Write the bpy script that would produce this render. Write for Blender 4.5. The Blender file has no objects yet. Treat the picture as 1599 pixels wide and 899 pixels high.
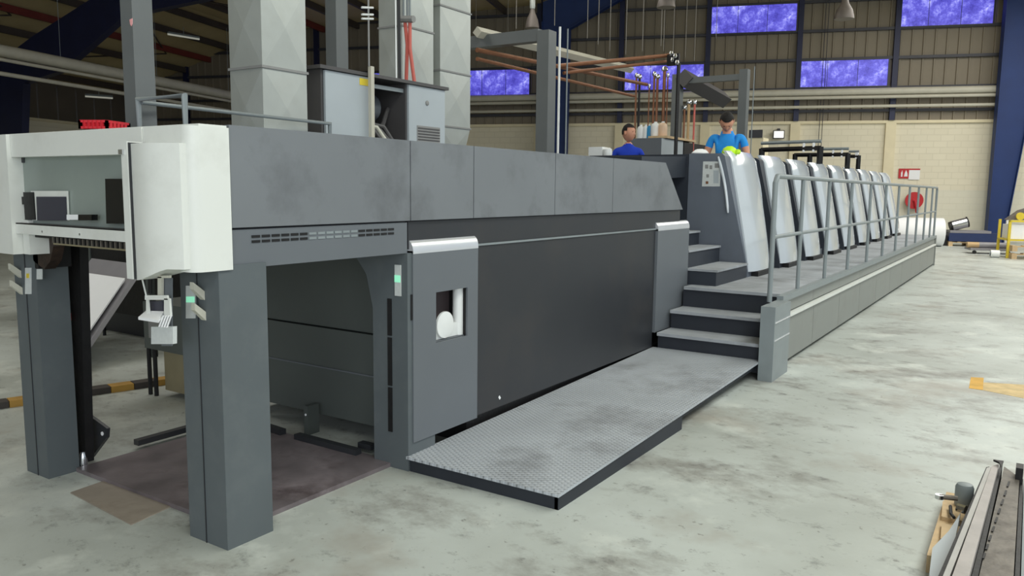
import bpy, bmesh, math, random
from mathutils import Vector, Matrix
random.seed(7)
S = bpy.context.scene
COL = S.collection

# ---------------------------------------------------------------- camera
F = 1243.0
YAW, PIT, ROL = math.radians(-33.2), math.radians(-7.08), math.radians(0.65)
FW = Vector((math.sin(YAW)*math.cos(PIT), math.cos(YAW)*math.cos(PIT), math.sin(PIT)))
RT0 = Vector((math.cos(YAW), -math.sin(YAW), 0)); UP0 = RT0.cross(FW)
RT = RT0*math.cos(ROL)+UP0*math.sin(ROL)
UP = -RT0*math.sin(ROL)+UP0*math.cos(ROL)
CAM = Vector((0, 0, 1.66))
cd = bpy.data.cameras.new('camera'); cam = bpy.data.objects.new('camera', cd); COL.objects.link(cam)
cam.matrix_world = Matrix(((RT.x, UP.x, -FW.x, CAM.x), (RT.y, UP.y, -FW.y, CAM.y), (RT.z, UP.z, -FW.z, CAM.z), (0, 0, 0, 1)))
cd.sensor_width = 36; cd.lens = 36*F/1599; cd.clip_start = .05; cd.clip_end = 400
S.camera = cam
S.view_settings.view_transform = 'Standard'; S.view_settings.look = 'None'
S.view_settings.gamma = 1; S.view_settings.use_curve_mapping = False
S.view_settings.exposure = 0.0

def at(x, y, ax, v):
    """world point seen at a photograph pixel, on the plane axis ax = v"""
    d = RT*((x-799.5)/F) - UP*((y-449.5)/F) + FW
    return CAM + d*((v-CAM[ax])/d[ax])

# building frame: s along the end wall, t away from the camera
W0 = Vector((-2.19, 32.65, 0)); BA = math.radians(18.4)
WD = Vector((math.cos(BA), math.sin(BA), 0)); WN = Vector((-math.sin(BA), math.cos(BA), 0))
def B(s, t, z): return W0+WD*s+WN*t+Vector((0, 0, z))

# ---------------------------------------------------------------- world + lights
w = bpy.data.worlds.new('daylight'); S.world = w; w.use_nodes = True
w.node_tree.nodes['Background'].inputs[0].default_value = (.78, .88, 1.0, 1)
w.node_tree.nodes['Background'].inputs[1].default_value = .62

def area(name, loc, sx, sy, power, rot=(0, 0, 0), col=(1, 1, 1)):
    l = bpy.data.lights.new(name, 'AREA'); l.shape = 'RECTANGLE'; l.size = sx; l.size_y = sy
    l.energy = power; l.color = col
    o = bpy.data.objects.new(name, l); COL.objects.link(o); o.location = loc; o.rotation_euler = rot
    return o
# roof skylight strips above the aisle and above the press
area('skylight_aisle', (3.0, 6, 8.3), 4, 22, 1250, (0, 0, 0), (.95, 1, .97))
area('skylight_end', (2.0, 24, 8.3), 9, 10, 1150, (0, 0, BA), (1, .98, .92))
area('skylight_press', (-9.0, 9, 7.6), 3, 16, 420, (0, 0, 0), (1, .99, .95))
# loading doors behind the camera
area('door_daylight', (6, -7, 3.0), 9, 4.5, 520, (math.radians(82), 0, math.radians(30)), (.93, .97, 1))

# ---------------------------------------------------------------- materials
def lin(c):
    return tuple(((x/255)/12.92 if x/255 <= .04045 else ((x/255+.055)/1.055)**2.4) for x in c)
def mat(name, rgb, rough=.6, metal=0., var=.08, scale=4., bump=0., bscale=60., dirt=None, damt=.4, dscale=2., coat=0, spec=None):
    m = bpy.data.materials.new(name); m.use_nodes = True; nt = m.node_tree; N = nt.nodes; L = nt.links
    p = N['Principled BSDF']; c = lin(rgb)
    tc = N.new('ShaderNodeTexCoord')
    n1 = N.new('ShaderNodeTexNoise'); n1.inputs['Scale'].default_value = scale; n1.inputs['Detail'].default_value = 6
    L.new(tc.outputs['Object'], n1.inputs['Vector'])
    r = N.new('ShaderNodeValToRGB')
    r.color_ramp.elements[0].position = .3; r.color_ramp.elements[1].position = .7
    r.color_ramp.elements[0].color = (*[max(0, x*(1-var)) for x in c], 1); r.color_ramp.elements[1].color = (*[min(1, x*(1+var)) for x in c], 1)
    L.new(n1.outputs['Fac'], r.inputs['Fac'])
    out = r.outputs['Color']
    if dirt:
        n2 = N.new('ShaderNodeTexNoise'); n2.inputs['Scale'].default_value = dscale; n2.inputs['Detail'].default_value = 8; n2.inputs['Roughness'].default_value = .65
        L.new(tc.outputs['Object'], n2.inputs['Vector'])
        r2 = N.new('ShaderNodeValToRGB'); r2.color_ramp.elements[0].position = .5; r2.color_ramp.elements[1].position = .72
        L.new(n2.outputs['Fac'], r2.inputs['Fac'])
        ml = N.new('ShaderNodeMath'); ml.operation = 'MULTIPLY'; ml.inputs[1].default_value = damt
        L.new(r2.outputs['Color'], ml.inputs[0])
        mx = N.new('ShaderNodeMixRGB'); mx.inputs[2].default_value = (*lin(dirt), 1)
        L.new(ml.outputs[0], mx.inputs[0]); L.new(out, mx.inputs[1]); out = mx.outputs[0]
    L.new(out, p.inputs['Base Color'])
    p.inputs['Roughness'].default_value = rough; p.inputs['Metallic'].default_value = metal
    p.inputs['Coat Weight'].default_value = coat
    if spec is not None: p.inputs['Specular IOR Level'].default_value = spec
    if bump:
        n3 = N.new('ShaderNodeTexNoise'); n3.inputs['Scale'].default_value = bscale; n3.inputs['Detail'].default_value = 4
        L.new(tc.outputs['Object'], n3.inputs['Vector'])
        b = N.new('ShaderNodeBump'); b.inputs['Strength'].default_value = bump; b.inputs['Distance'].default_value = .01
        L.new(n3.outputs['Fac'], b.inputs['Height']); L.new(b.outputs[0], p.inputs['Normal'])
    return m
def emat(name, rgb, s, noise=0.):
    m = bpy.data.materials.new(name); m.use_nodes = True; nt = m.node_tree; N = nt.nodes; L = nt.links
    p = N['Principled BSDF']; p.inputs['Base Color'].default_value = (*lin(rgb), 1)
    p.inputs['Emission Color'].default_value = (*lin(rgb), 1); p.inputs['Emission Strength'].default_value = s
    return m

M = {}
M['cover'] = mat('grey_cover_paint', (118, 122, 126), .48, 0, .05, 1.5, .05, 300, dirt=(86, 88, 91), damt=.7, dscale=2.2)
M['cover2'] = mat('mid_grey_paint', (104, 109, 114), .5, 0, .05, 1.5, .05, 300)
M['leg'] = mat('leg_grey_paint', (90, 97, 100), .55, 0, .06, 2, .05, 300, dirt=(120, 124, 124), damt=.2, dscale=5)
M['dark'] = mat('dark_grey_paint', (46, 48, 52), .45, 0, .08, 1.2, .04, 200, dirt=(60, 57, 56), damt=.6, dscale=1.6)
M['darkgreen'] = mat('dark_green_grey_paint', (84, 90, 87), .5, 0, .1, 1.5)
M['navy'] = mat('dark_navy_paint', (44, 49, 58), .5, 0, .08, 2)
M['unit'] = mat('unit_grey_paint', (104, 111, 122), .5, 0, .06, 3, dirt=(80, 84, 90), damt=.4)
M['black'] = mat('black_greasy_metal', (26, 25, 26), .5, .2, .3, 12, .2, 40)
M['guard'] = mat('silver_grey_gloss', (198, 205, 211), .2, 0, .02, 2, coat=.6)
M['white'] = mat('white_enamel', (226, 228, 222), .42, 0, .02, 2, dirt=(190, 190, 182), damt=.35, dscale=4)
M['rail'] = mat('rail_grey', (134, 142, 144), .45, 0, .05, 6)
M['cap'] = mat('brushed_aluminium_cap', (222, 224, 227), .25, .5, .02, 3)
M['skirt'] = mat('skirt_grey', (138, 141, 136), .5, 0, .05, 2, dirt=(118, 118, 112), damt=.4)
M['tread'] = mat('grit_tread_grey', (172, 176, 181), .75, 0, .12, 3, .5, 400, dirt=(98, 98, 100), damt=.6, dscale=1.3)
M['riser'] = mat('riser_dark', (40, 44, 52), .6, 0, .1, 5)
M['glassy'] = mat('grey_green_panel', (140, 150, 144), .3, 0, .08, 3)
M['screen'] = mat('dark_blue_grey_screen', (58, 58, 70), .4, 0, .05, 10)
M['blackgloss'] = mat('black_gloss', (10, 10, 12), .15, 0, .1, 5)
M['paper'] = mat('white_paper', (244, 245, 246), .7, 0, .01, 5)
M['board'] = mat('grey_board', (140, 138, 142), .6, 0, .06, 4)
M['beigehandle'] = mat('ivory_plastic', (205, 203, 188), .45, 0, .04, 8)
M['label'] = mat('pale_label', (208, 212, 210), .5, 0, .05, 60)
M['green'] = emat('green_indicator', (150, 235, 195), .5)
M['red'] = mat('red_plastic', (200, 36, 48), .4, 0, .05, 10)
M['firered'] = mat('red_paint', (192, 34, 40), .45, 0, .05, 10)
M['pink'] = mat('pink_sticker', (240, 170, 170), .5)
M['yellow'] = mat('yellow_paint', (224, 200, 60), .5, 0, .08, 8)
M['kyellow'] = mat('kerb_yellow', (176, 136, 62), .7, 0, .2, 8)
M['kblack'] = mat('kerb_black', (64, 58, 54), .7, 0, .2, 8)
M['galv'] = mat('galvanised_sheet', (184, 188, 182), .42, .35, .08, 2.5, dirt=(165, 166, 158), damt=.4, dscale=3)
M['cabin'] = mat('pale_blue_grey_door', (176, 184, 188), .4, 0, .06, 2)
M['cabdark'] = mat('brown_grey_side', (78, 76, 76), .5, 0, .06, 4)
M['grille'] = mat('grille_grey', (142, 142, 140), .6)
M['post'] = mat('crane_post_grey', (104, 108, 108), .5, 0, .06, 3)
M['copper'] = mat('brown_copper_pipe', (140, 94, 66), .45, .35, .15, 8)
M['redhose'] = mat('faded_red_hose', (206, 104, 92), .5)
M['wood'] = mat('raw_pine', (206, 178, 138), .7, 0, .12, 14, .2, 60)
M['blue'] = mat('royal_blue_steel', (24, 50, 104), .6, 0, .1, 1.5)
M['darkblue'] = mat('dark_blue_steel', (26, 32, 66), .5, 0, .1, 2)
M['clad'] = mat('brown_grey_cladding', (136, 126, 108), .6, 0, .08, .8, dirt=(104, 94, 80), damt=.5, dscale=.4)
M['clad2'] = mat('dark_brown_cladding', (96, 88, 78), .6, 0, .08, .8)  # darker brown for the left wall sheets and the end wall backing
M['girt'] = mat('dark_girt_steel', (60, 60, 66), .5, 0, .1, 3)
M['pilaster'] = mat('cream_pilaster', (232, 220, 186), .7, 0, .04, 3)
M['roofsheet'] = mat('tan_roof_sheet', (190, 172, 128), .6, 0, .08, 1)
M['purlin'] = mat('dark_purlin', (66, 58, 52), .6, 0, .1, 3)
M['redpurlin'] = mat('oxide_red_purlin', (112, 44, 36), .6, 0, .1, 3)
M['pipew'] = mat('pale_pipe', (196, 192, 176), .5, 0, .06, 3)
M['tube'] = emat('cold_tube_diffuser', (220, 220, 205), .25)
M['lampgrey'] = mat('dusty_lamp_grey', (112, 104, 98), .5, .3, .1, 8)
M['rodgrey'] = mat('dull_rod', (128, 124, 116), .6, 0, .1, 8)
M['chrome'] = mat('chrome_steel', (210, 212, 214), .12, .95, .03, 8)
M['hair'] = mat('black_hair', (24, 19, 17), .8, 0, .2, 60, .4, 200)
M['skin'] = mat('tan_skin', (212, 152, 124), .55, 0, .05, 20)
M['royal'] = mat('royal_blue_cotton', (26, 62, 188), .85, 0, .05, 14, .3, 120)
M['sky'] = mat('sky_blue_cotton', (40, 150, 232), .85, 0, .05, 14, .3, 120)
M['trouser'] = mat('navy_trousers', (34, 38, 50), .85, 0, .1, 14)
M['lime'] = mat('lime_rubber', (200, 250, 40), .5)
M['bottle'] = mat('white_plastic', (236, 238, 236), .35)
M['bluelabel'] = mat('light_blue_label', (40, 140, 190), .5)
M['jug'] = mat('peach_plastic', (222, 190, 160), .4)
M['navybox'] = mat('blue_steel_tray', (34, 50, 92), .5)
M['cardboard'] = mat('brown_cardboard', (196, 166, 124), .8)
M['tan'] = mat('tan_panel', (150, 140, 110), .6, 0, .15, 3)
M['grimy'] = mat('grimy_machined_steel', (112, 106, 98), .5, .3, .25, 12, .3, 30, dirt=(60, 48, 38), damt=.6, dscale=9)
M['plateb'] = mat('stained_steel_plate', (124, 115, 118), .35, .1, .45, 2.6, .1, 20, dirt=(66, 54, 54), damt=.9, dscale=2.4)
M['plateb2'] = mat('brown_floor_plate', (150, 140, 128), .6, 0, .15, 4, .1, 30, dirt=(110, 98, 86), damt=.5, dscale=3)
M['ochre'] = mat('ochre_floor_paint', (214, 166, 74), .7, 0, .2, 6)
M['wornochre'] = mat('worn_ochre_floor_paint', (208, 182, 132), .7, 0, .2, 8)

# cream blockwork with fine courses
def block_mat():
    m = bpy.data.materials.new('cream_blockwork'); m.use_nodes = True; nt = m.node_tree; N = nt.nodes; L = nt.links
    p = N['Principled BSDF']; tc = N.new('ShaderNodeTexCoord'); mp = N.new('ShaderNodeMapping')
    mp.inputs['Rotation'].default_value = (math.radians(-90), 0, 0)
    mr = N.new('ShaderNodeVectorRotate'); mr.rotation_type = 'Z_AXIS'; mr.inputs['Angle'].default_value = -BA
    L.new(tc.outputs['Object'], mr.inputs['Vector']); L.new(mr.outputs[0], mp.inputs[0])
    b = N.new('ShaderNodeTexBrick'); b.inputs['Scale'].default_value = 1; b.inputs['Brick Width'].default_value = .44; b.inputs['Row Height'].default_value = .22; b.inputs['Mortar Size'].default_value = .012
    b.inputs['Color1'].default_value = (*lin((232, 224, 200)), 1); b.inputs['Color2'].default_value = (*lin((228, 220, 196)), 1); b.inputs['Mortar'].default_value = (*lin((221, 213, 189)), 1)
    L.new(mp.outputs[0], b.inputs['Vector'])
    # paler painted band on the lowest 1.8 m
    sx = N.new('ShaderNodeSeparateXYZ'); L.new(tc.outputs['Object'], sx.inputs[0])
    lt = N.new('ShaderNodeMath'); lt.operation = 'LESS_THAN'; lt.inputs[1].default_value = 1.8; L.new(sx.outputs['Z'], lt.inputs[0])
    ml = N.new('ShaderNodeMath'); ml.operation = 'MULTIPLY'; ml.inputs[1].default_value = .6; L.new(lt.outputs[0], ml.inputs[0])
    mx = N.new('ShaderNodeMixRGB'); mx.inputs[2].default_value = (*lin((224, 222, 205)), 1)
    L.new(ml.outputs[0], mx.inputs[0]); L.new(b.outputs['Color'], mx.inputs[1]); L.new(mx.outputs[0], p.inputs['Base Color'])
    bp = N.new('ShaderNodeBump'); bp.inputs['Strength'].default_value = .4; bp.inputs['Distance'].default_value = .01; bp.invert = True
    L.new(b.outputs['Fac'], bp.inputs['Height']); L.new(bp.outputs[0], p.inputs['Normal'])
    p.inputs['Roughness'].default_value = .75
    return m
M['block'] = block_mat()

def floor_mat():
    m = bpy.data.materials.new('worn_painted_concrete'); m.use_nodes = True; nt = m.node_tree; N = nt.nodes; L = nt.links
    p = N['Principled BSDF']; tc = N.new('ShaderNodeTexCoord')
    def noise(sc, det=8, ro=.6, st=(1, 1, 1)):
        mp = N.new('ShaderNodeMapping'); mp.inputs['Scale'].default_value = st; mp.inputs['Rotation'].default_value = (0, 0, .5)
        L.new(tc.outputs['Object'], mp.inputs[0])
        n = N.new('ShaderNodeTexNoise'); n.inputs['Scale'].default_value = sc; n.inputs['Detail'].default_value = det; n.inputs['Roughness'].default_value = ro
        L.new(mp.outputs[0], n.inputs['Vector']); return n.outputs['Fac']
    def ramp(src, stops):
        r = N.new('ShaderNodeValToRGB'); e = r.color_ramp.elements
        while len(e) < len(stops): e.new(.5)
        for i, (q, c) in enumerate(stops): e[i].position = q; e[i].color = (*lin(c), 1) if max(c) > 1 else (*c, 1)
        L.new(src, r.inputs['Fac']); return r.outputs['Color']
    base = ramp(noise(.55), [(.3, (164, 168, 161)), (.5, (184, 189, 183)), (.7, (200, 206, 201))])
    def mix(a, fac, col, amt):
        ml = N.new('ShaderNodeMath'); ml.operation = 'MULTIPLY'; ml.inputs[1].default_value = amt; L.new(fac, ml.inputs[0])
        mx = N.new('ShaderNodeMixRGB'); mx.inputs[2].default_value = (*lin(col), 1); L.new(ml.outputs[0], mx.inputs[0]); L.new(a, mx.inputs[1]); return mx.outputs[0]
    s1 = ramp(noise(1.2, 10, .7, (1, 1.35, 1)), [(.52, (0, 0, 0)), (.66, (1, 1, 1))])
    a = mix(base, s1, (122, 117, 110), .65)
    s2 = ramp(noise(5, 10, .75, (1, 1.3, 1)), [(.56, (0, 0, 0)), (.68, (1, 1, 1))])
    a = mix(a, s2, (96, 96, 94), .65)
    s3 = ramp(noise(2.1, 6, .6), [(.56, (0, 0, 0)), (.7, (1, 1, 1))])
    a = mix(a, s3, (222, 226, 218), .55)
    s4 = ramp(noise(22, 4, .6), [(.66, (0, 0, 0)), (.72, (1, 1, 1))])
    a = mix(a, s4, (90, 88, 82), .55)
    s5 = ramp(noise(.9, 5, .6), [(.58, (0, 0, 0)), (.7, (1, 1, 1))])
    a = mix(a, s5, (146, 132, 118), .5)
    L.new(a, p.inputs['Base Color'])
    rr = N.new('ShaderNodeMapRange'); rr.inputs['To Min'].default_value = .3; rr.inputs['To Max'].default_value = .6
    L.new(noise(2.5), rr.inputs['Value']); L.new(rr.outputs[0], p.inputs['Roughness'])
    b = N.new('ShaderNodeBump'); b.inputs['Strength'].default_value = .12; b.inputs['Distance'].default_value = .01
    L.new(noise(30), b.inputs['Height']); L.new(b.outputs[0], p.inputs['Normal'])
    return m
M['floor'] = floor_mat()

def chequer_mat():
    """raised tear pattern tread plate"""
    m = mat('raised_pattern_tread_plate', (186, 191, 197), .42, .1, .1, 1.6, 0, 1, dirt=(102, 100, 102), damt=.7, dscale=1.3)
    nt = m.node_tree; N = nt.nodes; L = nt.links; p = N['Principled BSDF']; tc = N.new('ShaderNodeTexCoord')
    v = N.new('ShaderNodeTexVoronoi'); v.inputs['Scale'].default_value = 26; v.inputs['Randomness'].default_value = 0
    mp = N.new('ShaderNodeMapping'); mp.inputs['Rotation'].default_value = (0, 0, math.radians(45)); mp.inputs['Scale'].default_value = (1, 1.6, 0.001)
    L.new(tc.outputs['Object'], mp.inputs[0]); L.new(mp.outputs[0], v.inputs['Vector'])
    r = N.new('ShaderNodeValToRGB'); r.color_ramp.elements[0].position = .2; r.color_ramp.elements[1].position = .45
    r.color_ramp.elements[0].color = (1, 1, 1, 1); r.color_ramp.elements[1].color = (0, 0, 0, 1)
    L.new(v.outputs['Distance'], r.inputs[0])
    b = N.new('ShaderNodeBump'); b.inputs['Strength'].default_value = .9; b.inputs['Distance'].default_value = .006
    L.new(r.outputs[0], b.inputs['Height']); L.new(b.outputs[0], p.inputs['Normal'])
    return m
M['chequer'] = chequer_mat()

def window_mat():
    """translucent blue-violet sheeting lit by daylight behind it"""
    m = bpy.data.materials.new('backlit_violet_sheet'); m.use_nodes = True; nt = m.node_tree; N = nt.nodes; L = nt.links
    p = N['Principled BSDF']; tc = N.new('ShaderNodeTexCoord')
    n = N.new('ShaderNodeTexNoise'); n.inputs['Scale'].default_value = 1.6; n.inputs['Detail'].default_value = 12; n.inputs['Roughness'].default_value = .82
    L.new(tc.outputs['Object'], n.inputs['Vector'])
    r = N.new('ShaderNodeValToRGB'); e = r.color_ramp.elements; e.new(.5); e.new(.5)
    for i, (q, c) in enumerate([(.38, (52, 44, 150)), (.5, (92, 88, 206)), (.58, (150, 150, 242)), (.66, (236, 238, 255))]):
        e[i].position = q; e[i].color = (*lin(c), 1)
    L.new(n.outputs['Fac'], r.inputs['Fac']); L.new(r.outputs[0], p.inputs['Emission Color']); p.inputs['Emission Strength'].default_value = 1.1
    p.inputs['Base Color'].default_value = (*lin((60, 56, 130)), 1); p.inputs['Roughness'].default_value = .4
    return m
M['window'] = window_mat()

# ---------------------------------------------------------------- mesh helpers
ORG = {}
def setp(o, label=None, cat=None, group=None, kind=None):
    if label: o['label'] = label
    if cat: o['category'] = cat
    if group: o['group'] = group
    if kind: o['kind'] = kind
    return o
def thing(name, loc, label, cat, group=None):
    o = bpy.data.objects.new(name, None); COL.objects.link(o); o.location = loc; o.empty_display_size = .1
    ORG[o.name] = Vector(loc)
    return setp(o, label, cat, group)
def put(name, bm, m, parent=None, smooth=False, bevel=0, label=None):
    org = ORG[parent.name] if parent else None
    if bevel: 
        bmesh.ops.bevel(bm, geom=[e for e in bm.edges if e.calc_face_angle(0) > .5], offset=bevel, segments=2, profile=.6, affect='EDGES')
    if parent is None:
        # origin at the base centre of its bounds
        xs = [v.co for v in bm.verts]
        org = Vector(((min(v.x for v in xs)+max(v.x for v in xs))/2, (min(v.y for v in xs)+max(v.y for v in xs))/2, min(v.z for v in xs)))
    bmesh.ops.translate(bm, verts=bm.verts, vec=-org)
    bmesh.ops.recalc_face_normals(bm, faces=bm.faces)
    me = bpy.data.meshes.new(name); bm.to_mesh(me); bm.free()
    ms = m if isinstance(m, (list, tuple)) else [m]
    for k in ms: me.materials.append(M[k] if isinstance(k, str) else k)
    if smooth:
        for f in me.polygons: f.use_smooth = True
        try: me.set_sharp_from_angle(angle=math.radians(40))
        except Exception: pass
    o = bpy.data.objects.new(name, me); COL.objects.link(o)
    if parent: o.parent = parent; ORG[o.name] = org
    else: o.location = org; ORG[o.name] = org
    if label: o['label'] = label
    return o
def struct(name, bm, m, **k):
    o = put(name, bm, m, **k); o['kind'] = 'structure'; return o
def nb(): return bmesh.new()
def hexa(bm, p):
    """p: 8 points, bottom ring 0-3 and top ring 4-7"""
    v = [bm.verts.new(q) for q in p]
    for f in ((0, 1, 2, 3), (4, 5, 6, 7), (0, 1, 5, 4), (1, 2, 6, 5), (2, 3, 7, 6), (3, 0, 4, 7)): bm.faces.new([v[i] for i in f])
    return bm
def box(x0, x1, y0, y1, z0, z1, bm=None):
    bm = bm or nb()
    return hexa(bm, [(x0, y0, z0), (x1, y0, z0), (x1, y1, z0), (x0, y1, z0), (x0, y0, z1), (x1, y0, z1), (x1, y1, z1), (x0, y1, z1)])
def bbox(s0, s1, t0, t1, z0, z1, bm=None):
    bm = bm or nb()
    return hexa(bm, [B(s0, t0, z0), B(s1, t0, z0), B(s1, t1, z0), B(s0, t1, z0), B(s0, t0, z1), B(s1, t0, z1), B(s1, t1, z1), B(s0, t1, z1)])
def prism(pts, d, bm=None):
    """closed polygon pts swept by vector d"""
    bm = bm or nb(); d = Vector(d)
    a = [bm.verts.new(p) for p in pts]; b = [bm.verts.new(Vector(p)+d) for p in pts]; n = len(pts)
    bm.faces.new(a); bm.faces.new(b[::-1])
    for i in range(n): bm.faces.new((a[i], a[(i+1) % n], b[(i+1) % n], b[i]))
    return bm
def tube(pts, r, bm=None, seg=8, caps=True):
    bm = bm or nb(); pts = [Vector(p) for p in pts]; rings = []
    rs = r if isinstance(r, (list, tuple)) else [r]*len(pts)
    up = None
    for i, p in enumerate(pts):
        if i == 0: t = pts[1]-p
        elif i == len(pts)-1: t = p-pts[i-1]
        else: t = (pts[i+1]-p).normalized()+(p-pts[i-1]).normalized()
        t.normalize()
        if up is None: up = Vector((0, 0, 1)) if abs(t.z) < .9 else Vector((1, 0, 0))
        a = t.cross(up).normalized(); b = a.cross(t).normalized()
        if i > 0 and i < len(pts)-1:
            c = max(.35, (pts[i+1]-p).normalized().dot(t)); rr = rs[i]/max(c, .6)
        else: rr = rs[i]
        rings.append([bm.verts.new(p+a*rr*math.cos(2*math.pi*k/seg)+b*rr*math.sin(2*math.pi*k/seg)) for k in range(seg)])
        up = b
    for i in range(len(rings)-1):
        for k in range(seg): bm.faces.new((rings[i][k], rings[i][(k+1) % seg], rings[i+1][(k+1) % seg], rings[i+1][k]))
    if caps: bm.faces.new(rings[0][::-1]); bm.faces.new(rings[-1])
    return bm
def lathe(c, prof, seg=20, bm=None, ax=2):
    bm = bm or nb(); c = Vector(c); rings = []
    for r, h in prof:
        ring = []
        for k in range(seg):
            a = 2*math.pi*k/seg; u, v = max(r, 1e-4)*math.cos(a), max(r, 1e-4)*math.sin(a)
            q = (u, v, h) if ax == 2 else ((h, u, v) if ax == 0 else (u, h, v))
            ring.append(bm.verts.new(c+Vector(q)))
        rings.append(ring)
    for i in range(len(rings)-1):
        for k in range(seg): bm.faces.new((rings[i][k], rings[i][(k+1) % seg], rings[i+1][(k+1) % seg], rings[i+1][k]))
    bm.faces.new(rings[0][::-1]); bm.faces.new(rings[-1])
    return bm
def copy_tree(o, off, parent=None, label=None):
    c = o.copy(); COL.objects.link(c)
    if parent: c.parent = parent
    else:
        c.location = Vector(o.location)+Vector(off)
        if label: c['label'] = label
    for ch in [x for x in o.children]: copy_tree(ch, off, c)
    return c

# ================================================================ SETTING
fl = struct('floor', bbox(-36, 22, -46, .4, -.2, 0), 'floor')

# end wall: block dado, cladding sheets, girts, pilasters
wb = struct('wall_back', bbox(-36, 10, 0, .25, 0, 4.2), 'block')
put('ledge', bbox(-35, 10, -.1, .02, 4.16, 4.26), 'pilaster', wb)
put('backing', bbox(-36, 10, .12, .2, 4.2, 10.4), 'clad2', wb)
cm = nb(); v = []
prof = [(0, .0), (.3, .0), (.315, -.045), (.36, -.045), (.375, 0)]
for z in (4.26, 10.2):
    for s, t in prof: v.append(B(s, .06+t, z)-W0)
vs = [cm.verts.new(q) for q in v]
for i in range(4): cm.faces.new((vs[i], vs[i+1], vs[i+6], vs[i+5]))
cme = bpy.data.meshes.new('cladding_panel'); cm.to_mesh(cme); cm.free(); cme.materials.append(M['clad'])
s = -35.0
while s < 10:
    o = bpy.data.objects.new('cladding_panel', cme); COL.objects.link(o); o.parent = wb
    o.location = W0+WD*s-ORG[wb.name]; s += .375
for z in (4.62, 5.42, 6.46, 7.47, 8.5, 9.5):
    put('girt', bbox(-35, 10, -.09, .02, z-.05, z+.05), 'girt', wb)
for k in range(-11, 4):
    s = .68+k*3.25
    if abs(s) < .9: continue
    put('pilaster', bbox(s-.17, s+.17, -.12, 0, 0, 4.16), 'pilaster', wb, bevel=.01)
    put('mullion_column', bbox(s-.09, s+.09, -.16, .02, 4.26, 10.2), 'darkblue', wb)
# left eave wall
wl = struct('wall_left', bbox(-35.3, -35, -40, 0, 0, 4.2), 'block')
put('ledge', bbox(-35, -34.9, -40, 0, 4.16, 4.26), 'pilaster', wl)
for k in range(40):
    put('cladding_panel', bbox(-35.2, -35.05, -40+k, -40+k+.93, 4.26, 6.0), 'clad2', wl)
# windows in the cladding (violet daylight panels)
wn = 0
for (s0, s1, z0, z1) in [(-18.9, -15.95, 5.42, 6.4), (-12.15, -9.2, 5.5, 6.4), (-9.05, -5.98, 7.5, 8.46), (-5.82, -2.8, 5.48, 6.4), (-2.6, .42, 7.5, 8.46), (-25.4, -22.4, 5.42, 6.4)]:
    wn += 1
    wo = struct('window_%d' % wn, bbox(s0, s1, -.1, -.06, z0, z1), 'window')
    bm = nb()
    for a in (s0-.05, s1): bbox(a, a+.05, -.13, -.05, z0-.05, z1+.05, bm)
    for a in (z0-.05, z1): bbox(s0, s1, -.13, -.05, a, a+.05, bm)
    put('window_frame', bm, 'girt', wo)
    for q in (.33, .67): put('glazing_bar', bbox(s0+(s1-s0)*q-.008, s0+(s1-s0)*q+.008, -.112, -.1, z0, z1), 'girt', wo)

# roof over the left aisle
def roofz(s): return 5.7+.36*(s+35) if s < -28 else (8.22+.05*(s+28) if s < -15.5 else 9.9+.05*(s+15.5))
ce = struct('ceiling', prism([B(-35.3, -42, roofz(-35.3)+.05), B(-28, -42, roofz(-28)+.05), B(-15.5, -42, 8.9), B(-15.5, -42, 9.9), B(12, -42, 11), B(12, -42, 11.2), B(-15.7, -42, 10.1), B(-15.7, -42, 9.1), B(-28, -42, 8.45), B(-35.3, -42, 5.8)], WN*42.3), 'roofsheet')
ss = [-34.2, -33, -31.8, -30.6, -29.4, -28.2, -26.6, -25, -23.4, -21.8, -20.2, -18.6, -17]
for i, s in enumerate(ss):
    z = roofz(s)
    put('purlin', bbox(s-.06, s+.06, -42, 0, z-.2, z+.03), 'redpurlin' if i in (3, 7) else 'purlin', ce)
for t in (-5.5, -13, -20):
    bm = nb()
    for a in range(0, 12, 2):
        sa, sb = -34+a*1.55, -34+(a+2)*1.55
        if a % 4: sa, sb = sb, sa
        tube([B(sa, t-3, roofz(sa)-.1), B(sb, t+3, roofz(sb)-.1)], .03, bm, 5)
    put('roof_brace', bm, 'purlin', ce)
# portal frames: blue columns with haunch and rafter rising to the right
def frame(s0, t, label, mt, z_e, w0=.48, w1=.95, rise=.5, L=6, zb=.7, both=False):
    o = thing('portal_frame', B(s0, t, 0), label, 'steel frame')
    web = prism([B(s0, t, 0), B(s0+w0, t, 0), B(s0+w1, t, z_e), B(s0, t, z_e)], WN*.14)
    put('column', web, mt, o, bevel=0)
    for f in (0, 1):
        a, b = (B(s0-.012, t-.12, 0), B(s0-.012, t-.12, z_e+.3)) if f == 0 else (B(s0+w0, t-.12, 0), B(s0+w1, t-.12, z_e))
        e = WD*.025
        put('flange', hexa(nb(), [a, a+e, a+e+WN*.38, a+WN*.38, b, b+e, b+e+WN*.38, b+WN*.38]), mt, o)
    pr = [B(s0, t, z_e), B(s0+w1, t, z_e), B(s0+w1+2.2, t, z_e+1.05+rise*.2), B(s0+L, t, z_e+rise*L*.9), B(s0+L, t, z_e+rise*L*.9+zb), B(s0, t, z_e+zb+.35)]
    put('rafter', prism(pr, WN*.14), mt, o)
    a, b = B(s0+w1, t-.12, z_e), B(s0+w1+2.2, t-.12, z_e+1.05+rise*.2); u = Vector((0, 0, .03))
    put('haunch_flange', hexa(nb(), [a, b, b+WN*.38, a+WN*.38, a+u, b+u, b+WN*.38+u, a+WN*.38+u]), mt, o)
    return o
frame(.6, -.75, 'tall blue steel column at the right of the end wall, widening upwards', 'blue', 8.6, .5, 1.35, .4, 6)
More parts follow.
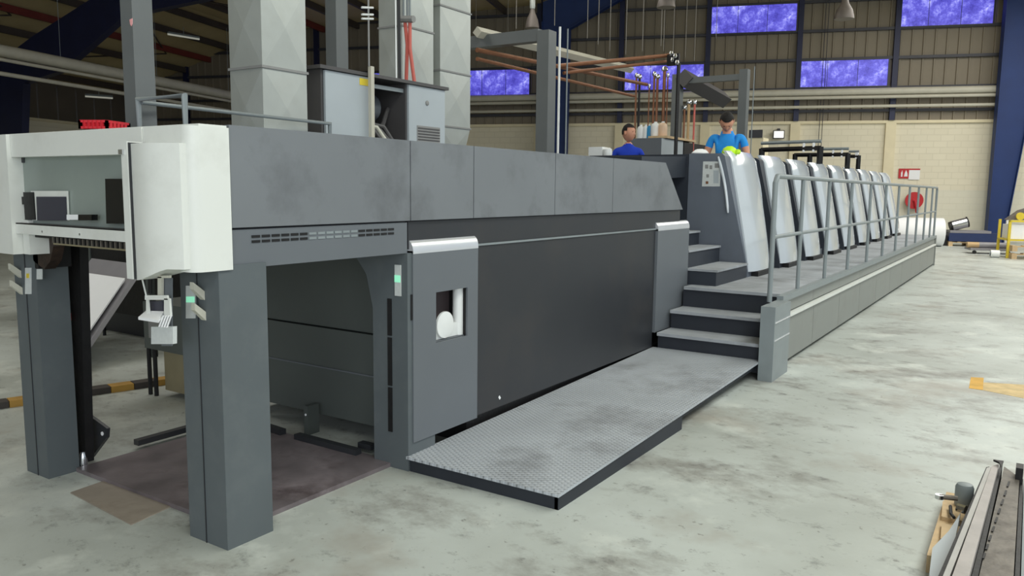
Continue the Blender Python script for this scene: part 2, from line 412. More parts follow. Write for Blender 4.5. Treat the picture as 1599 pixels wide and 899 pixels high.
frame(-15.3, -.75, 'blue steel frame behind the grey crane post, haunch rising right', 'blue', 7.75, 1.0, 1.05, .42, 5)
o = thing('portal_frame', B(-32.1, -9.5, 0), 'dark blue frame at far left whose rafter climbs to the roof', 'steel frame')
put('column', prism([B(-32.3, -9.5, 0), B(-31.7, -9.5, 0), B(-31.1, -9.5, 5.0), B(-32.3, -9.5, 5.6)], WN*.3), 'darkblue', o)
put('rafter', prism([B(-32.3, -9.5, 5.6), B(-31.1, -9.5, 5.0), B(-29.6, -9.5, 5.35), B(-29, -9.5, 5.72), B(-27, -9.5, 6.99), B(-23, -9.5, 7.5), B(-23, -9.5, 8.35), B(-27.6, -9.5, 7.85), B(-30.6, -9.5, 6.5)], WN*.3), 'darkblue', o)
# long service pipes on the end wall and left
def pipe_run(label, pts, r, mt, n_hang=0):
    o = thing('service_pipe', pts[0], label, 'pipe')
    put('pipe', tube(pts, r, None, 10), mt, o, smooth=True)
    for i in range(n_hang):
        a, b = Vector(pts[0]), Vector(pts[-1]); q = a.lerp(b, (i+.5)/n_hang)
        put('hanger', tube([q+Vector((0, 0, r)), q+Vector((0, 0, 2.6))], .008, None, 4), 'rail', o)
    return o
pipe_run('thick pale duct running along the end wall below the windows', [B(-27, -.3, 5.26), B(.9, -.3, 5.26)], .13, 'pipew')
pipe_run('upper thin pale pipe along the end wall under the thick duct', [B(-27, -.38, 5.06), B(.9, -.38, 5.06)], .06, 'pipew')
pipe_run('lower thin pale pipe along the end wall above the block ledge', [B(-27, -.35, 4.74), B(.9, -.35, 4.74)], .055, 'pipew')
pipe_run('short thick pale duct right of the tall blue column', [B(1.5, -.3, 5.26), B(9, -.3, 5.26)], .13, 'pipew')
pipe_run('short lower pale pipe right of the tall blue column', [B(1.5, -.35, 4.74), B(9, -.35, 4.74)], .055, 'pipew')
pipe_run('thick pale duct hung along the left aisle under the roof', [B(-27.6, -22, 5.27), B(-27.6, -1.0, 5.27)], .17, 'pipew', 5)
pipe_run('upper thin pale pipe hung along the left aisle', [B(-27.4, -22, 5.0), B(-27.4, -1.0, 5.0)], .05, 'pipew')
pipe_run('lower thin pale pipe hung along the left aisle', [B(-27.4, -22, 4.62), B(-27.4, -1.0, 4.62)], .06, 'pipew')
# strip lights
for lab, a, b in [('pale strip light fixed under the roof right of the first grey post', at(262, 53, 2, 7.2), at(311, 61, 2, 7.2)), ('dim strip light on the dark left wall behind the first grey post', at(133, 150, 2, 4.95), at(176, 153, 2, 4.95))]:
    o = thing('strip_light', a, lab, 'light'); d = (b-a)
    put('housing', tube([a+Vector((0, 0, .05)), b+Vector((0, 0, .05))], .05, None, 6), 'rail', o)
    put('diffuser', tube([a, b], .04, None, 8), 'tube', o)
    m_ = a.lerp(b, .5); put('rod', tube([m_, m_+Vector((0, 0, .35))], .01, None, 5), 'rail', o)
# hanging bay lamps
for lab, x, y, Y, r in [('bell shaped bay lamp hanging over the grey crane beam', 831, 44, 15, .15), ('bell shaped bay lamp half cut off by the top edge, middle', 1040, 12, 15, .18), ('bell shaped bay lamp hanging between the upper violet windows', 1318, 30, 18, .2)]:
    p = at(x, y, 1, Y); o = thing('bay_lamp', p, lab, 'lamp')
    put('shade', lathe(p, [(r, 0), (r*.97, .05), (r*.8, .18), (r*.4, .32), (r*.3, .4)], 20), 'lampgrey', o, smooth=True)
    put('ballast', lathe(p+Vector((0, 0, .4)), [(r*.35, 0), (r*.4, .05), (r*.4, .22), (r*.2, .28)], 14), 'galv', o, smooth=True)
    put('cord', tube([p+Vector((0, 0, .6)), p+Vector((0, 0, 4))], .01, None, 5), 'girt', o)
# wall floodlight, fire sign, hose reel
p = B(-6.41, -.1, 3.86)
o = thing('floodlight', p, 'small square floodlight on the cream wall above the black pipe racks', 'light')
put('housing', bbox(-6.6, -6.2, -.3, -.12, 3.62, 3.92), 'girt', o, bevel=.02); put('lens', bbox(-6.57, -6.23, -.32, -.3, 3.65, 3.89), emat('lens_glow', (255, 252, 240), .8), o)
put('bracket', bbox(-6.45, -6.35, -.14, 0, 3.9, 4.0), 'girt', o)
o = thing('fire_sign', B(-2.16, -.03, 2.2), 'red and white fire equipment sign above the hose reel', 'sign')
put('red_panel', bbox(-2.2, -1.86, -.04, -.02, 2.2, 2.55), 'firered', o); put('white_panel', bbox(-1.86, -1.5, -.04, -.02, 2.16, 2.5), 'paper', o)
put('top_rim', bbox(-2.2, -1.5, -.045, -.02, 2.5, 2.55), 'firered', o)
bm = nb()   # extinguisher and flame pictograms
bbox(-2.12, -2.07, -.046, -.04, 2.26, 2.42, bm); bbox(-2.1, -2.08, -.046, -.04, 2.42, 2.48, bm)
prism([B(-2.02, -.046, 2.27), B(-1.9, -.046, 2.27), B(-1.91, -.046, 2.38), B(-1.96, -.046, 2.5), B(-2.0, -.046, 2.38)], WN*.006, bm)
put('pictogram', bm, 'paper', o)
o = thing('hose_reel', B(-1.67, -.1, 1.46), 'round red fire hose reel on the cream wall behind the railing', 'hose reel')
def bl_disc(s, t0, t1, z, r, bm=None):
    bm = bm or nb(); a = [bm.verts.new(B(s+r*math.cos(i*math.pi/12), t0, z+r*math.sin(i*math.pi/12))) for i in range(24)]
    b = [bm.verts.new(B(s+r*math.cos(i*math.pi/12), t1, z+r*math.sin(i*math.pi/12))) for i in range(24)]
    bm.faces.new(a); bm.faces.new(b[::-1])
    for i in range(24): bm.faces.new((a[i], a[(i+1) % 24], b[(i+1) % 24], b[i]))
    return bm
put('reel_disc', bl_disc(-1.67, -.3, -.22, 1.42, .3), 'firered', o, bevel=.01); put('drum', bl_disc(-1.67, -.22, -.02, 1.42, .2), 'black', o)
put('hub', bl_disc(-1.67, -.33, -.3, 1.42, .06), 'red', o)
put('nozzle', tube([B(-1.66, -.35, 1.42), B(-1.6, -.36, 1.2), B(-1.58, -.36, .98)], [.05, .06, .04], None, 8), 'red', o)
# bracket cabinet beige tower near man 2
o = thing('wall_cabinet', B(-7.5, -.9, 0), 'pale cabinet with a dark display standing behind the man in sky blue', 'cabinet')
pb = at(1181, 215, 1, 21); put('body', box(pb.x-.18, pb.x+.18, 21, 21.5, 0, pb.z), 'pilaster', o); put('display', box(pb.x-.19, pb.x+.16, 20.97, 21, pb.z, pb.z+.2), 'girt', o)

# ================================================================ FLOOR MARKS AND PLATES
o = put('floor_marking', box(-.46, -.36, 7.55, 8.25, 0, .003), 'ochre'); setp(o, 'ochre painted mark on the floor at the right, beside the aisle', 'floor marking')
bm = nb(); A = [at(1516, 589, 2, 0), at(1536, 590, 2, 0), at(1535, 609, 2, 0), at(1513, 606, 2, 0)]
o.data.clear_geometry(); prism([q-o.location for q in A], (0, 0, .003), bm); bm.to_mesh(o.data); bm.free(); o.data.materials.clear() if False else None
bm = nb(); prism([at(1536, 597, 2, 0), at(1620, 602, 2, 0), at(1620, 626, 2, 0), at(1535, 609, 2, 0)], (0, 0, .002), bm)
w_ = put('worn_stripe', bm, 'wornochre', None); setp(w_, 'worn pale ochre stripe leading right from the ochre mark', 'floor marking')
w_.name = 'floor_marking'
o = put('pile_plate', prism([(-4.55, 2.35, 0), (-3.12, 2.35, 0), (-3.12, 3.5, 0), (-4.55, 3.5, 0)], (0, 0, .025)), 'plateb'); setp(o, 'stained dark steel plate on the floor under the delivery', 'floor plate')
o = put('floor_plate', prism([at(110, 770, 2, 0), at(205, 820, 2, 0), at(290, 781, 2, 0), at(190, 742, 2, 0)], (0, 0, .006)), 'plateb2'); setp(o, 'brown flat plate on the floor in front of the delivery legs', 'floor plate')
for lab, a, b in [('dark steel stop bar on the floor left behind the front leg', (213, 701), (330, 668)), ('dark steel stop bar before the dark rear panel', (464, 690), (560, 716)), ('short dark bar stub right of the front leg', (418, 676), (442, 684)), ('short steel stub against the slotted column', (563, 703), (583, 708))]:
    p, q = at(*a, 2, 0), at(*b, 2, 0); d = (q-p).normalized(); n_ = Vector((-d.y, d.x, 0))*.025
    o = put('stop_bar', prism([p-n_, q-n_, q+n_, p+n_], (0, 0, .035)), 'dark', bevel=.004); setp(o, lab, 'bar')
    o.location.z += .025
# yellow and black kerb
p, q = at(-30, 640, 2, 0), at(330, 588, 2, 0); d = q-p; L_ = d.length; d.normalize(); n_ = Vector((-d.y, d.x, 0))*.06
o = thing('kerb_strip', p, 'yellow and black striped kerb strip on the floor at the left', 'kerb')
k = 0; u = 0
while u < L_:
    a, b = p+d*u, p+d*min(L_, u+.17)
    put('stripe_block', prism([a-n_, b-n_, b+n_, a+n_], (0, 0, .05)), 'kyellow' if k % 2 else 'kblack', o, bevel=.008); u += .175; k += 1

# ================================================================ PRESS: DELIVERY
XS = -2.98
D = thing('press_delivery', (-3.9, 2.2, 0), 'big grey delivery end of the printing press with white hood on two legs', 'printing press')
# legs
for (x0, x1, nm) in ((-3.26, XS, 'front'), (-4.8, -4.56, 'left')):
    lg = put('leg', box(x0, x1, 2.2, 2.46 if nm == 'front' else 2.375, 0, 1.31), 'leg', D, bevel=.012)
    put('seam_strip', box(x0+.125, x0+.13, 2.196, 2.2, 0, 1.3), 'dark', lg)
# leg handles (ivory bars pointing to the viewer) and labels
def handle(px, py):
    a = at(px, py, 1, 2.2); e1 = Vector((.0, -.052, .052)); w_ = Vector((.034, 0, 0)); h_ = Vector((0, 0, .04)); a = a-w_*.5-h_*.5
    put('lever_handle', hexa(nb(), [a, a+w_, a+w_*.9+e1, a+w_*.1+e1, a+h_, a+w_+h_, a+w_*.9+e1+h_*.8, a+w_*.1+e1+h_*.8]), 'beigehandle', D, bevel=.006)
for q in ((316, 461), (318, 493), (31, 428), (33, 454)): handle(*q)
def flat(nm, x0, y0, x1, y1, Y, th, m_, par):
    a_, b_, c_, d_ = at(x0, y1, 1, Y), at(x1, y1, 1, Y), at(x1, y0, 1, Y), at(x0, y0, 1, Y)
    return put(nm, prism([a_, b_, c_, d_], (0, th, 0)), m_, par)
lb = flat('label_plate', 290, 446, 304, 497, 2.194, .005, 'label', D); flat('green_lamp', 290.5, 463, 303, 472, 2.191, .003, 'green', lb)
lb = flat('label_plate', 39, 418, 48, 459, 2.194, .005, 'label', D); flat('symbol', 41, 427, 45, 434, 2.192, .002, 'yellow', lb)
flat('label_plate', 57, 420, 65, 436, 2.194, .005, 'label', D)
# white hood
HZ0, HZ1 = 1.29, 1.91
def hoodcorner(x0, x1, y0, y1, z0, z1, r=.06, side=1):
    pts = []
    for i in range(7):
        a = i/6*math.pi/2
        pts.append((x1-r+r*math.sin(a), y0+r-r*math.cos(a), z0) if side > 0 else (x0+r-r*math.sin(a), y0+r-r*math.cos(a), z0))
    pts = ([(x0, y0, z0)]+pts+[(x1, y1, z0), (x0, y1, z0)]) if side > 0 else ([(x1, y0, z0)]+pts+[(x0, y1, z0), (x1, y1, z0)])
    return prism(pts, (0, 0, z1-z0))
put('right_hood_panel', hoodcorner(-3.3, -2.97, 2.075, 2.27, HZ0, HZ1), 'white', D, smooth=True)
put('left_hood_panel', hoodcorner(-4.95, -4.47, 2.05, 2.27, HZ0, HZ1, side=-1), 'white', D, smooth=True)
put('left_hood_return', box(-4.465, -4.4, 2.1, 2.27, HZ0, 1.47), 'white', D, bevel=.01)
put('top_rail', box(-4.467, -3.303, 2.07, 2.27, 1.795, HZ1), 'white', D, bevel=.004)
put('sill_rail', box(-4.467, -3.303, 2.07, 2.20, 1.40, 1.455), 'white', D, bevel=.006)
for x in (-4.2, -3.85, -3.45): put('screw', lathe((x, 2.068, 1.42), [(.006, 0), (.006, .004)], 10, ax=1), 'chrome', D)
# hood top plate
put('hood_top', box(-4.9, -2.985, 2.13, 2.27, 1.905, 1.92), 'white', D)
# bulging sliding guard
pts = []
for i in range(9):
    u = i/8; pts.append((-3.275+.27*u, 2.0-.035*math.sin(math.pi*u)+.05*u, 0))
pr_ = pts+[(-3.005, 2.12, 0), (-3.275, 2.12, 0)]
bm = nb(); a = []; b = []
for (x, y, z) in pr_:
    u = (x+3.275)/.27
    a.append(bm.verts.new((x, y, 1.245+.06*min(1, max(0, u*1.4))**1.5))); b.append(bm.verts.new((x, y, 1.835)))
bm.faces.new(a); bm.faces.new(b[::-1]); n = len(a)
for i in range(n): bm.faces.new((a[i], a[(i+1) % n], b[(i+1) % n], b[i]))
g = put('sliding_guard', bm, 'white', D, smooth=True)
put('guard_edge', box(-3.325, -3.28, 1.985, 2.06, 1.25, 1.845), 'white', D, bevel=.01)
put('guard_slot', box(-3.281, -3.276, 1.99, 2.05, 1.25, 1.84), 'dark', D)
put('hood_latch', box(-3.33, -3.30, 1.975, 1.99, 1.79, 1.81), 'chrome', D)
# viewing recess behind the hood
put('recess_panel', box(-4.47, -3.3, 2.125, 2.14, 1.44, 1.80), 'glassy', D)
put('recess_floor', box(-4.467, -3.303, 2.07, 2.125, 1.45, 1.456), 'cabdark', D)
def facing(nm, x0, y0, x1, y1, Y, th, m_, par=None, slant=0, bevel=.002):
    a_, b_, c_, d_ = at(x0, y1, 1, Y), at(x1, y1, 1, Y), at(x1-slant, y0, 1, Y), at(x0-slant, y0, 1, Y)
    return put(nm, prism([a_, b_, c_, d_], (0, th, 0)), m_, par or D, bevel=bevel)
facing('keypad', 27, 246, 37, 254, 2.119, .006, 'dark')
mo = facing('framed_screen', 50, 298, 105, 344, 2.108, .012, 'white', slant=2)
facing('screen', 58, 307, 104, 344, 2.104, .004, 'screen', mo, 1.5, 0)
facing('black_bracket', 39, 300, 54, 343, 2.10, .018, 'black', slant=3)
facing('bracket_arm', 27, 307, 38, 319, 2.108, .012, 'black')
facing('black_monitor', 166, 279, 208, 349, 2.09, .025, 'blackgloss', slant=2)
facing('black_box', 122, 335, 143, 344, 2.075, .03, 'blackgloss')
facing('white_knob', 104, 335, 121, 343, 2.085, .02, 'paper')
# gripper bar with teeth under the sill
tb = put('gripper_bar', box(-4.2, -3.3, 2.12, 2.2, 1.352, 1.378), 'tan', D)
for i in range(44): put('gripper', box(-4.18+i*.02, -4.17+i*.02, 2.105, 2.12, 1.362, 1.392), 'black' if i % 2 else 'grimy', tb)
put('dark_rail', box(-4.44, -3.3, 2.13, 2.22, 1.38, 1.40), 'black', D)
# greasy mechanism behind left leg
put('chain_housing', box(-4.565, -4.53, 2.2, 2.38, 1.2, 1.39), 'black', D, bevel=.01)
put('brown_bracket', prism([(-4.58, 2.2, 1.385), (-4.2, 2.2, 1.385), (-4.22, 2.2, 1.35), (-4.36, 2.2, 1.33), (-4.4, 2.2, 1.25), (-4.47, 2.2, 1.2), (-4.58, 2.2, 1.24)], (0, .06, 0)), mat('oily_brown_bracket', (52, 38, 30), .5, .2, .4, 20, .4, 30), D)
st = put('guide_strut', prism([at(112, 726, 1, 2.41), at(134, 722, 1, 2.41), at(124, 378, 1, 2.41), at(103, 378, 1, 2.41)], (0, .05, 0)), 'black', D, bevel=.004)
for z in (.72, .38, 1.0): put('white_tag', box(-4.675, -4.66, 2.402, 2.41, z, z+.045), 'paper', st)
put('foot_pin', lathe((at(131, 728, 2, 0.012).x, at(131, 728, 2, 0.012).y, .012), [(.022, 0), (.026, .02), (.02, .07), (.012, .09)], 12), 'chrome', D, smooth=True)
gp = at(139, 650, 1, 2.5)
P3 = [at(135, 646, 1, 2.5), at(151, 657, 1, 2.5), at(167, 669, 1, 2.5), at(166, 683, 1, 2.5), at(143, 714, 1, 2.5), at(136, 714, 1, 2.5)]
gs = put('gusset_plate', prism(P3, (0, .02, 0)), 'dark', D)
put('plate_hole', lathe(at(159, 677, 1, 2.496), [(.012, 0), (.012, .004)], 12, ax=1), 'paper', gs)
lv = at(108, 485, 1, 2.44)
hv_ = put('clamp_lever', tube([lv, lv+Vector((0, -.03, .02)), lv+Vector((.02, -.05, .0))], .012, None, 8), 'chrome', D, smooth=True)
put('red_grip', tube([at(109, 489, 1, 2.4), at(109.5, 500, 1, 2.4)], .007, None, 8), 'red', hv_)
# hood-hung document rack
R_ = thing('document_rack', (-3.2, 2.05, 1.0), 'white wire document rack hanging under the hood beside the front leg', 'rack')
YR = 2.04
def rk(nm, x0, y0, x1, y1, Y, th, m_, par=R_):
    a_, b_, c_, d_ = at(x0, y1, 1, Y), at(x1, y1, 1, Y), at(x1, y0, 1, Y), at(x0, y0, 1, Y)
    return put(nm, prism([a_, b_, c_, d_], (0, th, 0)), m_, par, bevel=.001 if par else 0)
put('hanger_arm', tube([at(221, 431, 1, YR), at(229, 464, 1, YR)], .004, None, 6), 'white', R_)
bm = nb()
for (x0, y0, x1, y1) in ((226, 461, 262, 468), (256, 466, 266, 494), (228, 468, 232, 490)):
    prism([at(x0, y1, 1, YR), at(x1, y1, 1, YR), at(x1-2, y0, 1, YR), at(x0, y0, 1, YR)], (0, .01, 0), bm)
put('rack_frame', bm, 'white', R_)
rk('back_plate', 252, 434, 268, 540, 2.075, .006, 'cover2'); rk('side_arm', 246, 432, 252, 462, 2.06, .012, 'beigehandle'); rk('top_arm', 246, 430, 264, 434, 2.06, .012, 'beigehandle')
rk('dark_clip', 231, 436, 236, 458, 2.07, .006, 'black'); rk('purple_backing', 231, 470, 254, 486, 2.065, .004, 'screen')
b1, b2, b3, b4 = at(216, 499, 1, 2.0), at(248, 504, 1, 2.0), at(256, 490, 1, 2.06), at(228, 489, 1, 2.06)
u_ = Vector((0, 0, .012))
bk = put('booklet', prism([b1, b2, b3, b4], u_), 'paper', bevel=.002); setp(bk, 'white booklet lying open in the hanging document rack', 'booklet')
for i in range(4):
    x = 249+i*4
    l_ = put('paper_sheet', prism([at(x-2, 510+i*.5, 1, 2.01+i*.004), at(x, 510+i*.5, 1, 2.01+i*.004), at(x+7, 492, 1, 2.03+i*.004), at(x+5, 492, 1, 2.03+i*.004)], (0, .003, 0)), 'paper'); setp(l_, 'white paper sheet fanned out at the right end of the document rack', 'paper', 'fanned sheets in the document rack')
pk = rk('paper_box', 236, 510, 270, 537, 2.05, .02, 'label', None); setp(pk, 'pale plastic pocket below the hanging document rack', 'tray')

# side covers
S0, SE = 2.27, 7.21
def sidepoly(ya, yb, z0, z1): return box(XS-.03, XS, ya, yb, z0, z1)
seams = [2.275, 3.49, 4.10, 5.12, 6.08, 7.2]
for i in range(5):
    a, b = seams[i]+.004, seams[i+1]-.004
    if i < 4: bm = sidepoly(a, b, 1.475, 1.925)
    else: bm = prism([(XS, a, 1.475), (XS, 7.68, 1.475), (XS, 7.2, 1.925), (XS, a, 1.925)], (-.03, 0, 0))
    put('upper_cover', bm, 'cover', D, bevel=.004)
put('cover_core', prism([(-3.02, 2.28, 1.32), (-3.02, 7.66, 1.32), (-3.02, 7.64, 1.47), (-3.02, 7.17, 1.915), (-3.02, 2.28, 1.915)], (-.04, 0, 0)), 'dark', D)
put('top_deck', box(-4.8, -3.0, 2.27, 7.17, 1.90, 1.92), 'cover2', D)
put('end_slope', prism([(-3.05, 7.2, 1.91), (-3.05, 7.66, 1.47), (-3.05, 7.62, 1.47), (-3.05, 7.16, 1.91)], (-1.7, 0, 0)), 'dark', D)
put('vent_band', box(-3.02, -2.99, 2.275, 3.47, 1.29, 1.465), 'cover2', D, bevel=.004)
for i in range(17):
    y = 2.39+i*.0575
    for z in (1.425, 1.402):
        put('vent_slot', box(-2.991, -2.987, y, y+.047, z, z+.012), 'black' if (i < 6 or i > 11) else 'rail', D)
put('band', box(-3.03, -3.0, 3.49, 7.66, 1.31, 1.468), 'dark', D)
put('seam_trim', box(-3.03, -2.985, 4.15, 7.04, 1.295, 1.308), 'rail', D)
put('main_panel', box(-3.06, -2.995, 4.15, 7.04, .17, 1.293), 'dark', D, bevel=.004, label='large dark side panel')
put('plinth', box(-3.5, -3.03, 4.1, 7.9, 0, .17), 'black', D)
put('panel_chip', prism([at(778, 620, 0, -2.994), at(780, 624, 0, -2.994), at(782, 621, 0, -2.994), at(780, 617, 0, -2.994)], (.001, 0, 0)), 'paper', D)
# body beyond the pile: rear wall, underside
put('rear_panel', box(-4.6, -3.2, 3.72, 3.78, .12, .72), 'darkgreen', D); put('rear_panel_upper', box(-4.6, -3.2, 3.74, 3.8, .728, 1.32), 'darkgreen', D)
put('rear_seam', box(-4.6, -3.25, 3.712, 3.722, .445, .455), 'cover2', D)
put('underside', box(-4.7, -3.03, 2.5, 3.74, 1.33, 1.36), 'black', D)
put('far_cover', box(-4.83, -4.8, 2.27, 7.17, 1.3, 1.92), 'cover2', D)
put('far_side_panel', box(-4.8, -4.76, 3.75, 7.1, 0.05, 1.32), 'dark', D)
fb = put('floor_bracket', box(-4.02, -3.98, 3.6, 3.7, .0, .2), 'darkgreen', D, bevel=.01)
put('bracket_pin', lathe((-4.0, 3.595, .14), [(.008, 0), (.008, .006)], 10, ax=1), 'paper', fb)
# slotted column
bm = prism([(-3.25, 3.46, 0), (XS, 3.46, 0), (XS, 3.46, 1.29), (-3.42, 3.46, 1.29), (-3.3, 3.46, 1.15), (-3.25, 3.46, .95)], (0, .25, 0))
sc = put('slotted_column', bm, 'leg', D, bevel=.006)
for z0, z1 in ((.22, .5), (.5, .8), (.8, 1.03)): put('slot', box(-3.13, -3.10, 3.453, 3.461, z0, z1-.012), 'black', sc)
lb = put('label_plate', box(-3.07, -3.025, 3.452, 3.459, 1.04, 1.22), 'label', D); put('green_lamp', box(-3.069, -3.026, 3.449, 3.453, 1.12, 1.16), 'green', lb)
put('edge_slot', box(-2.979, -2.975, 3.485, 3.505, .9, 1.05), 'black', D)
# window column with rounded bright cap
def cap(y0, y1, zt, x0=-3.0, x1=-2.93, h=.07):
    pts = []
    for i in range(9):
        a = i/8*math.pi/2; pts.append((x0+(x1-x0)*math.sin(a), y0, zt-h+h*math.cos(a)))
    pts += [(x1, y0, zt-h-.012), (x0, y0, zt-h-.012)]
    return prism(pts, (0, y1-y0, 0))
CX = -2.972
# panel with opening: four pieces joined
bm = nb(); y0, y1, z0, z1 = 3.5, 4.14, .165, 1.30
wy0, wy1, wz0, wz1 = at(681, 500, 0, -2.972).y, at(730, 490, 0, -2.972).y, .73, 1.04
box(-2.985, CX, y0, wy0, z0, z1, bm); box(-2.985, CX, wy1, y1, z0, z1, bm); box(-2.985, CX, wy0, wy1, z0, wz0, bm); box(-2.985, CX, wy0, wy1, wz1, z1, bm)
box(-3.02, -2.984, y0, y0+.02, z0, z1, bm)
put('window_column', bm, 'cover2', D)
put('column_cap', cap(3.5, 4.14, 1.365, -3.02, CX+.002), 'cap', D, smooth=True)
put('niche_back', box(-3.14, -3.12, 3.6, 4.13, .7, 1.08), mat('niche_brown', (74, 64, 66), .7), D)
put('niche_side', box(-3.12, -2.986, wy1, wy1+.02, .7, 1.08), 'black', D); put('niche_floor', box(-3.12, -3.0, 3.7, 4.05, .715, .734), 'cover2', D)
put('niche_roof', box(-3.12, -3.0, 3.7, 4.05, 1.041, 1.06), 'black', D)
o = put('handwheel', lathe((-3.02, at(696, 507, 0, -3.0).y, at(696, 507, 0, -3.0).z), [(.012, 0), (.083, .004), (.083, .018), (.02, .025), (.01, .025)], 28, ax=0), 'bottle', smooth=True); setp(o, 'white round dial inside the small opening of the press side', 'dial')
o = put('paper_roll', lathe((-3.04, at(715, 500, 0, -3.04).y, .735), [(.034, 0), (.034, .31)], 20), 'bottle', smooth=True); setp(o, 'white upright cylinder in the small opening beside the white dial', 'cylinder')
o = put('plastic_tub', box(-3.10, -3.02, 3.75, 4.02, .736, .82), 'bottle', bevel=.01); setp(o, 'white plastic tub at the bottom of the small side opening', 'tub')
# second side column
put('end_column', box(-3.02, CX, 7.05, 7.86, .31, 1.30), 'cover2', D, bevel=.004); put('column_cap', cap(7.05, 7.86, 1.365, -3.02, CX+.002), 'cap', D, smooth=True)
put('column_return', box(-3.5, -3.02, 7.8, 7.86, .17, 1.3), 'dark', D)

# hand rail on the hood top
H = thing('top_handrail', (-4.0, 2.4, 1.92), 'grey tubular handrail on top of the white hood and cover', 'railing')
r1, r2, r3, r4 = at(217, 155, 0, -3.7), at(288, 149, 0, -3.3), at(515, 193, 0, -3.6), at(515, 193, 0, -3.6)
zt = 2.10
A1 = Vector((-3.62, 2.3, zt)); A1 = at(216, 155, 2, zt); A2 = at(288, 149, 2, zt); A3 = at(515, 193, 2, zt-.005)
put('top_rail', tube([Vector((A1.x, A1.y, 1.92)), A1, A2, Vector((A2.x, A2.y, 1.92))], .012, None, 10), 'rail', H, smooth=True)
put('side_rail', tube([A1+Vector((0.01, 0.01, -.015)), A3, Vector((A3.x, A3.y, 1.92))], .011, None, 10), 'rail', H, smooth=True)
# red crate corner on top
c0 = at(126, 201, 2, 1.925)
o = thing('red_crate', c0, 'red plastic crate lying on top of the white hood', 'crate')
cb = nb(); e = Vector((.12, .06, 0)); f_ = Vector((-.08, .16, 0))
def crate(bm):
    for a, b in ((c0, c0+e), (c0+f_, c0+e+f_), (c0, c0+f_), (c0+e, c0+e+f_)):
        d = (b-a); n_ = Vector((-d.y, d.x, 0)).normalized()*.006
        for z0, z1 in ((0, .012), (.03, .042)):
            prism([a-n_+Vector((0, 0, z0)), b-n_+Vector((0, 0, z0)), b+n_+Vector((0, 0, z0)), a+n_+Vector((0, 0, z0))], (0, 0, z1-z0), bm)
        for i in range(7):
            q = a.lerp(b, i/6); box(q.x-.007, q.x+.007, q.y-.007, q.y+.007, 1.925, 1.965, bm)
    return bm
put('crate_wall', crate(cb), 'red', o); put('crate_base', prism([c0, c0+e, c0+e+f_, c0+f_], (0, 0, .004)), 'red', o)

# ================================================================ FRONT FOOT PLATFORM, STEPS
P = thing('foot_platform', (-2.5, 5.2, 0), 'low grey tread plate platform along the dark press side', 'platform')
def ramp(x0, x1, y0, y1, za0, za1, zb0, zb1):
    return hexa(nb(), [(x0, y0, za0), (x1, y0, za0), (x1, y1, zb0), (x0, y1, zb0), (x0, y0, za1), (x1, y0, za1), (x1, y1, zb1), (x0, y1, zb1)])
put('tread_plate', ramp(-2.99, -1.955, 3.45, 7.06, .076, .092, .15, .168), 'chequer', P, bevel=.003)
put('front_fascia', box(-2.975, -1.97, 3.47, 3.5, 0, .08), 'riser', P); put('side_fascia', ramp(-1.99, -1.965, 3.47, 5.2, 0, .078, 0, .112), 'riser', P)
put('side_fascia', ramp(-2.02, -1.995, 5.2, 7.04, 0.06, .114, .09, .15), 'riser', P)
for y in (3.9, 5.0, 6.2): put('foot', box(-2.9, -2.1, y, y+.06, 0, .08), 'riser', P)
ST = thing('step_flight', (-2.45, 7.3, 0), 'flight of grit covered grey steps up to the long walkway', 'steps')
for (y, z0, z1, x0) in ((7.04, .165, .315, -2.945), (7.35, .315, .495, -2.945), (7.66, .495, .70, -2.945)):
    put('riser', box(x0, -1.965, y+.03, y+.05, z0-.12, z1-.03), 'riser', ST)
    if z1 < .65: put('tread', box(x0, -1.965, y, y+.36, z1-.03, z1), 'tread', ST, bevel=.008)
# upper steps rising into the gap
U = thing('upper_steps', (-2.8, 8.3, .7), 'small dark sided steps rising from the walkway beside the first unit', 'steps')
for (x0, x1, y0, y1, z0, z1) in ((-3.0, -2.66, 7.87, 8.9, .70, .865), (-3.25, -2.98, 7.9, 8.9, .70, 1.05), (-3.6, -3.23, 7.9, 8.9, .7, 1.21)):
    put('riser', box(x0, x1-.015, y0+.01, y1, z0, z1-.022), 'navy', U); put('tread', box(x0, x1, y0, y1, z1-.022, z1), 'tread', U, bevel=.005)
# long walkway
K = thing('long_walkway', (-2.4, 14, 0), 'long raised grey walkway along the printing units', 'walkway')
put('deck', box(-2.93, -1.92, 7.66, 7.9, .67, .70), 'tread', K); put('deck', box(-3.4, -1.92, 7.9, 20.9, .67, .70), 'tread', K)
put('edge_trim', box(-1.96, -1.9, 7.5, 20.95, .645, .702), 'rail', K, bevel=.006)
ys_ = [7.52+i*1.34 for i in range(11)]
for i in range(10):
    a, b = ys_[i], min(ys_[i+1], 20.9)
    put('upper_fascia', box(-1.98, -1.935, a+.004, b-.004, .52, .645), 'skirt', K)
    put('skirt_panel', box(-1.99, -1.92, a+.006, b-.006, .045, .475), 'skirt', K, bevel=.005)
put('bright_ledge', box(-1.97, -1.895, 7.5, 20.9, .475, .505), 'white', K, bevel=.008)
put('inner_wall', box(-2.03, -2.0, 7.74, 20.9, 0, .67), 'black', K)
put('far_end_plate', box(-3.0, -1.9, 20.92, 20.96, 0, .70), 'skirt', K)
NW = put('newel_box', box(-1.955, -1.83, 6.98, 7.5, .0, .665), 'rail', K, bevel=.012)
for z in (.52, .36): put('groove_trim', box(-1.831, -1.824, 6.99, 7.49, z, z+.012), 'cap', NW)
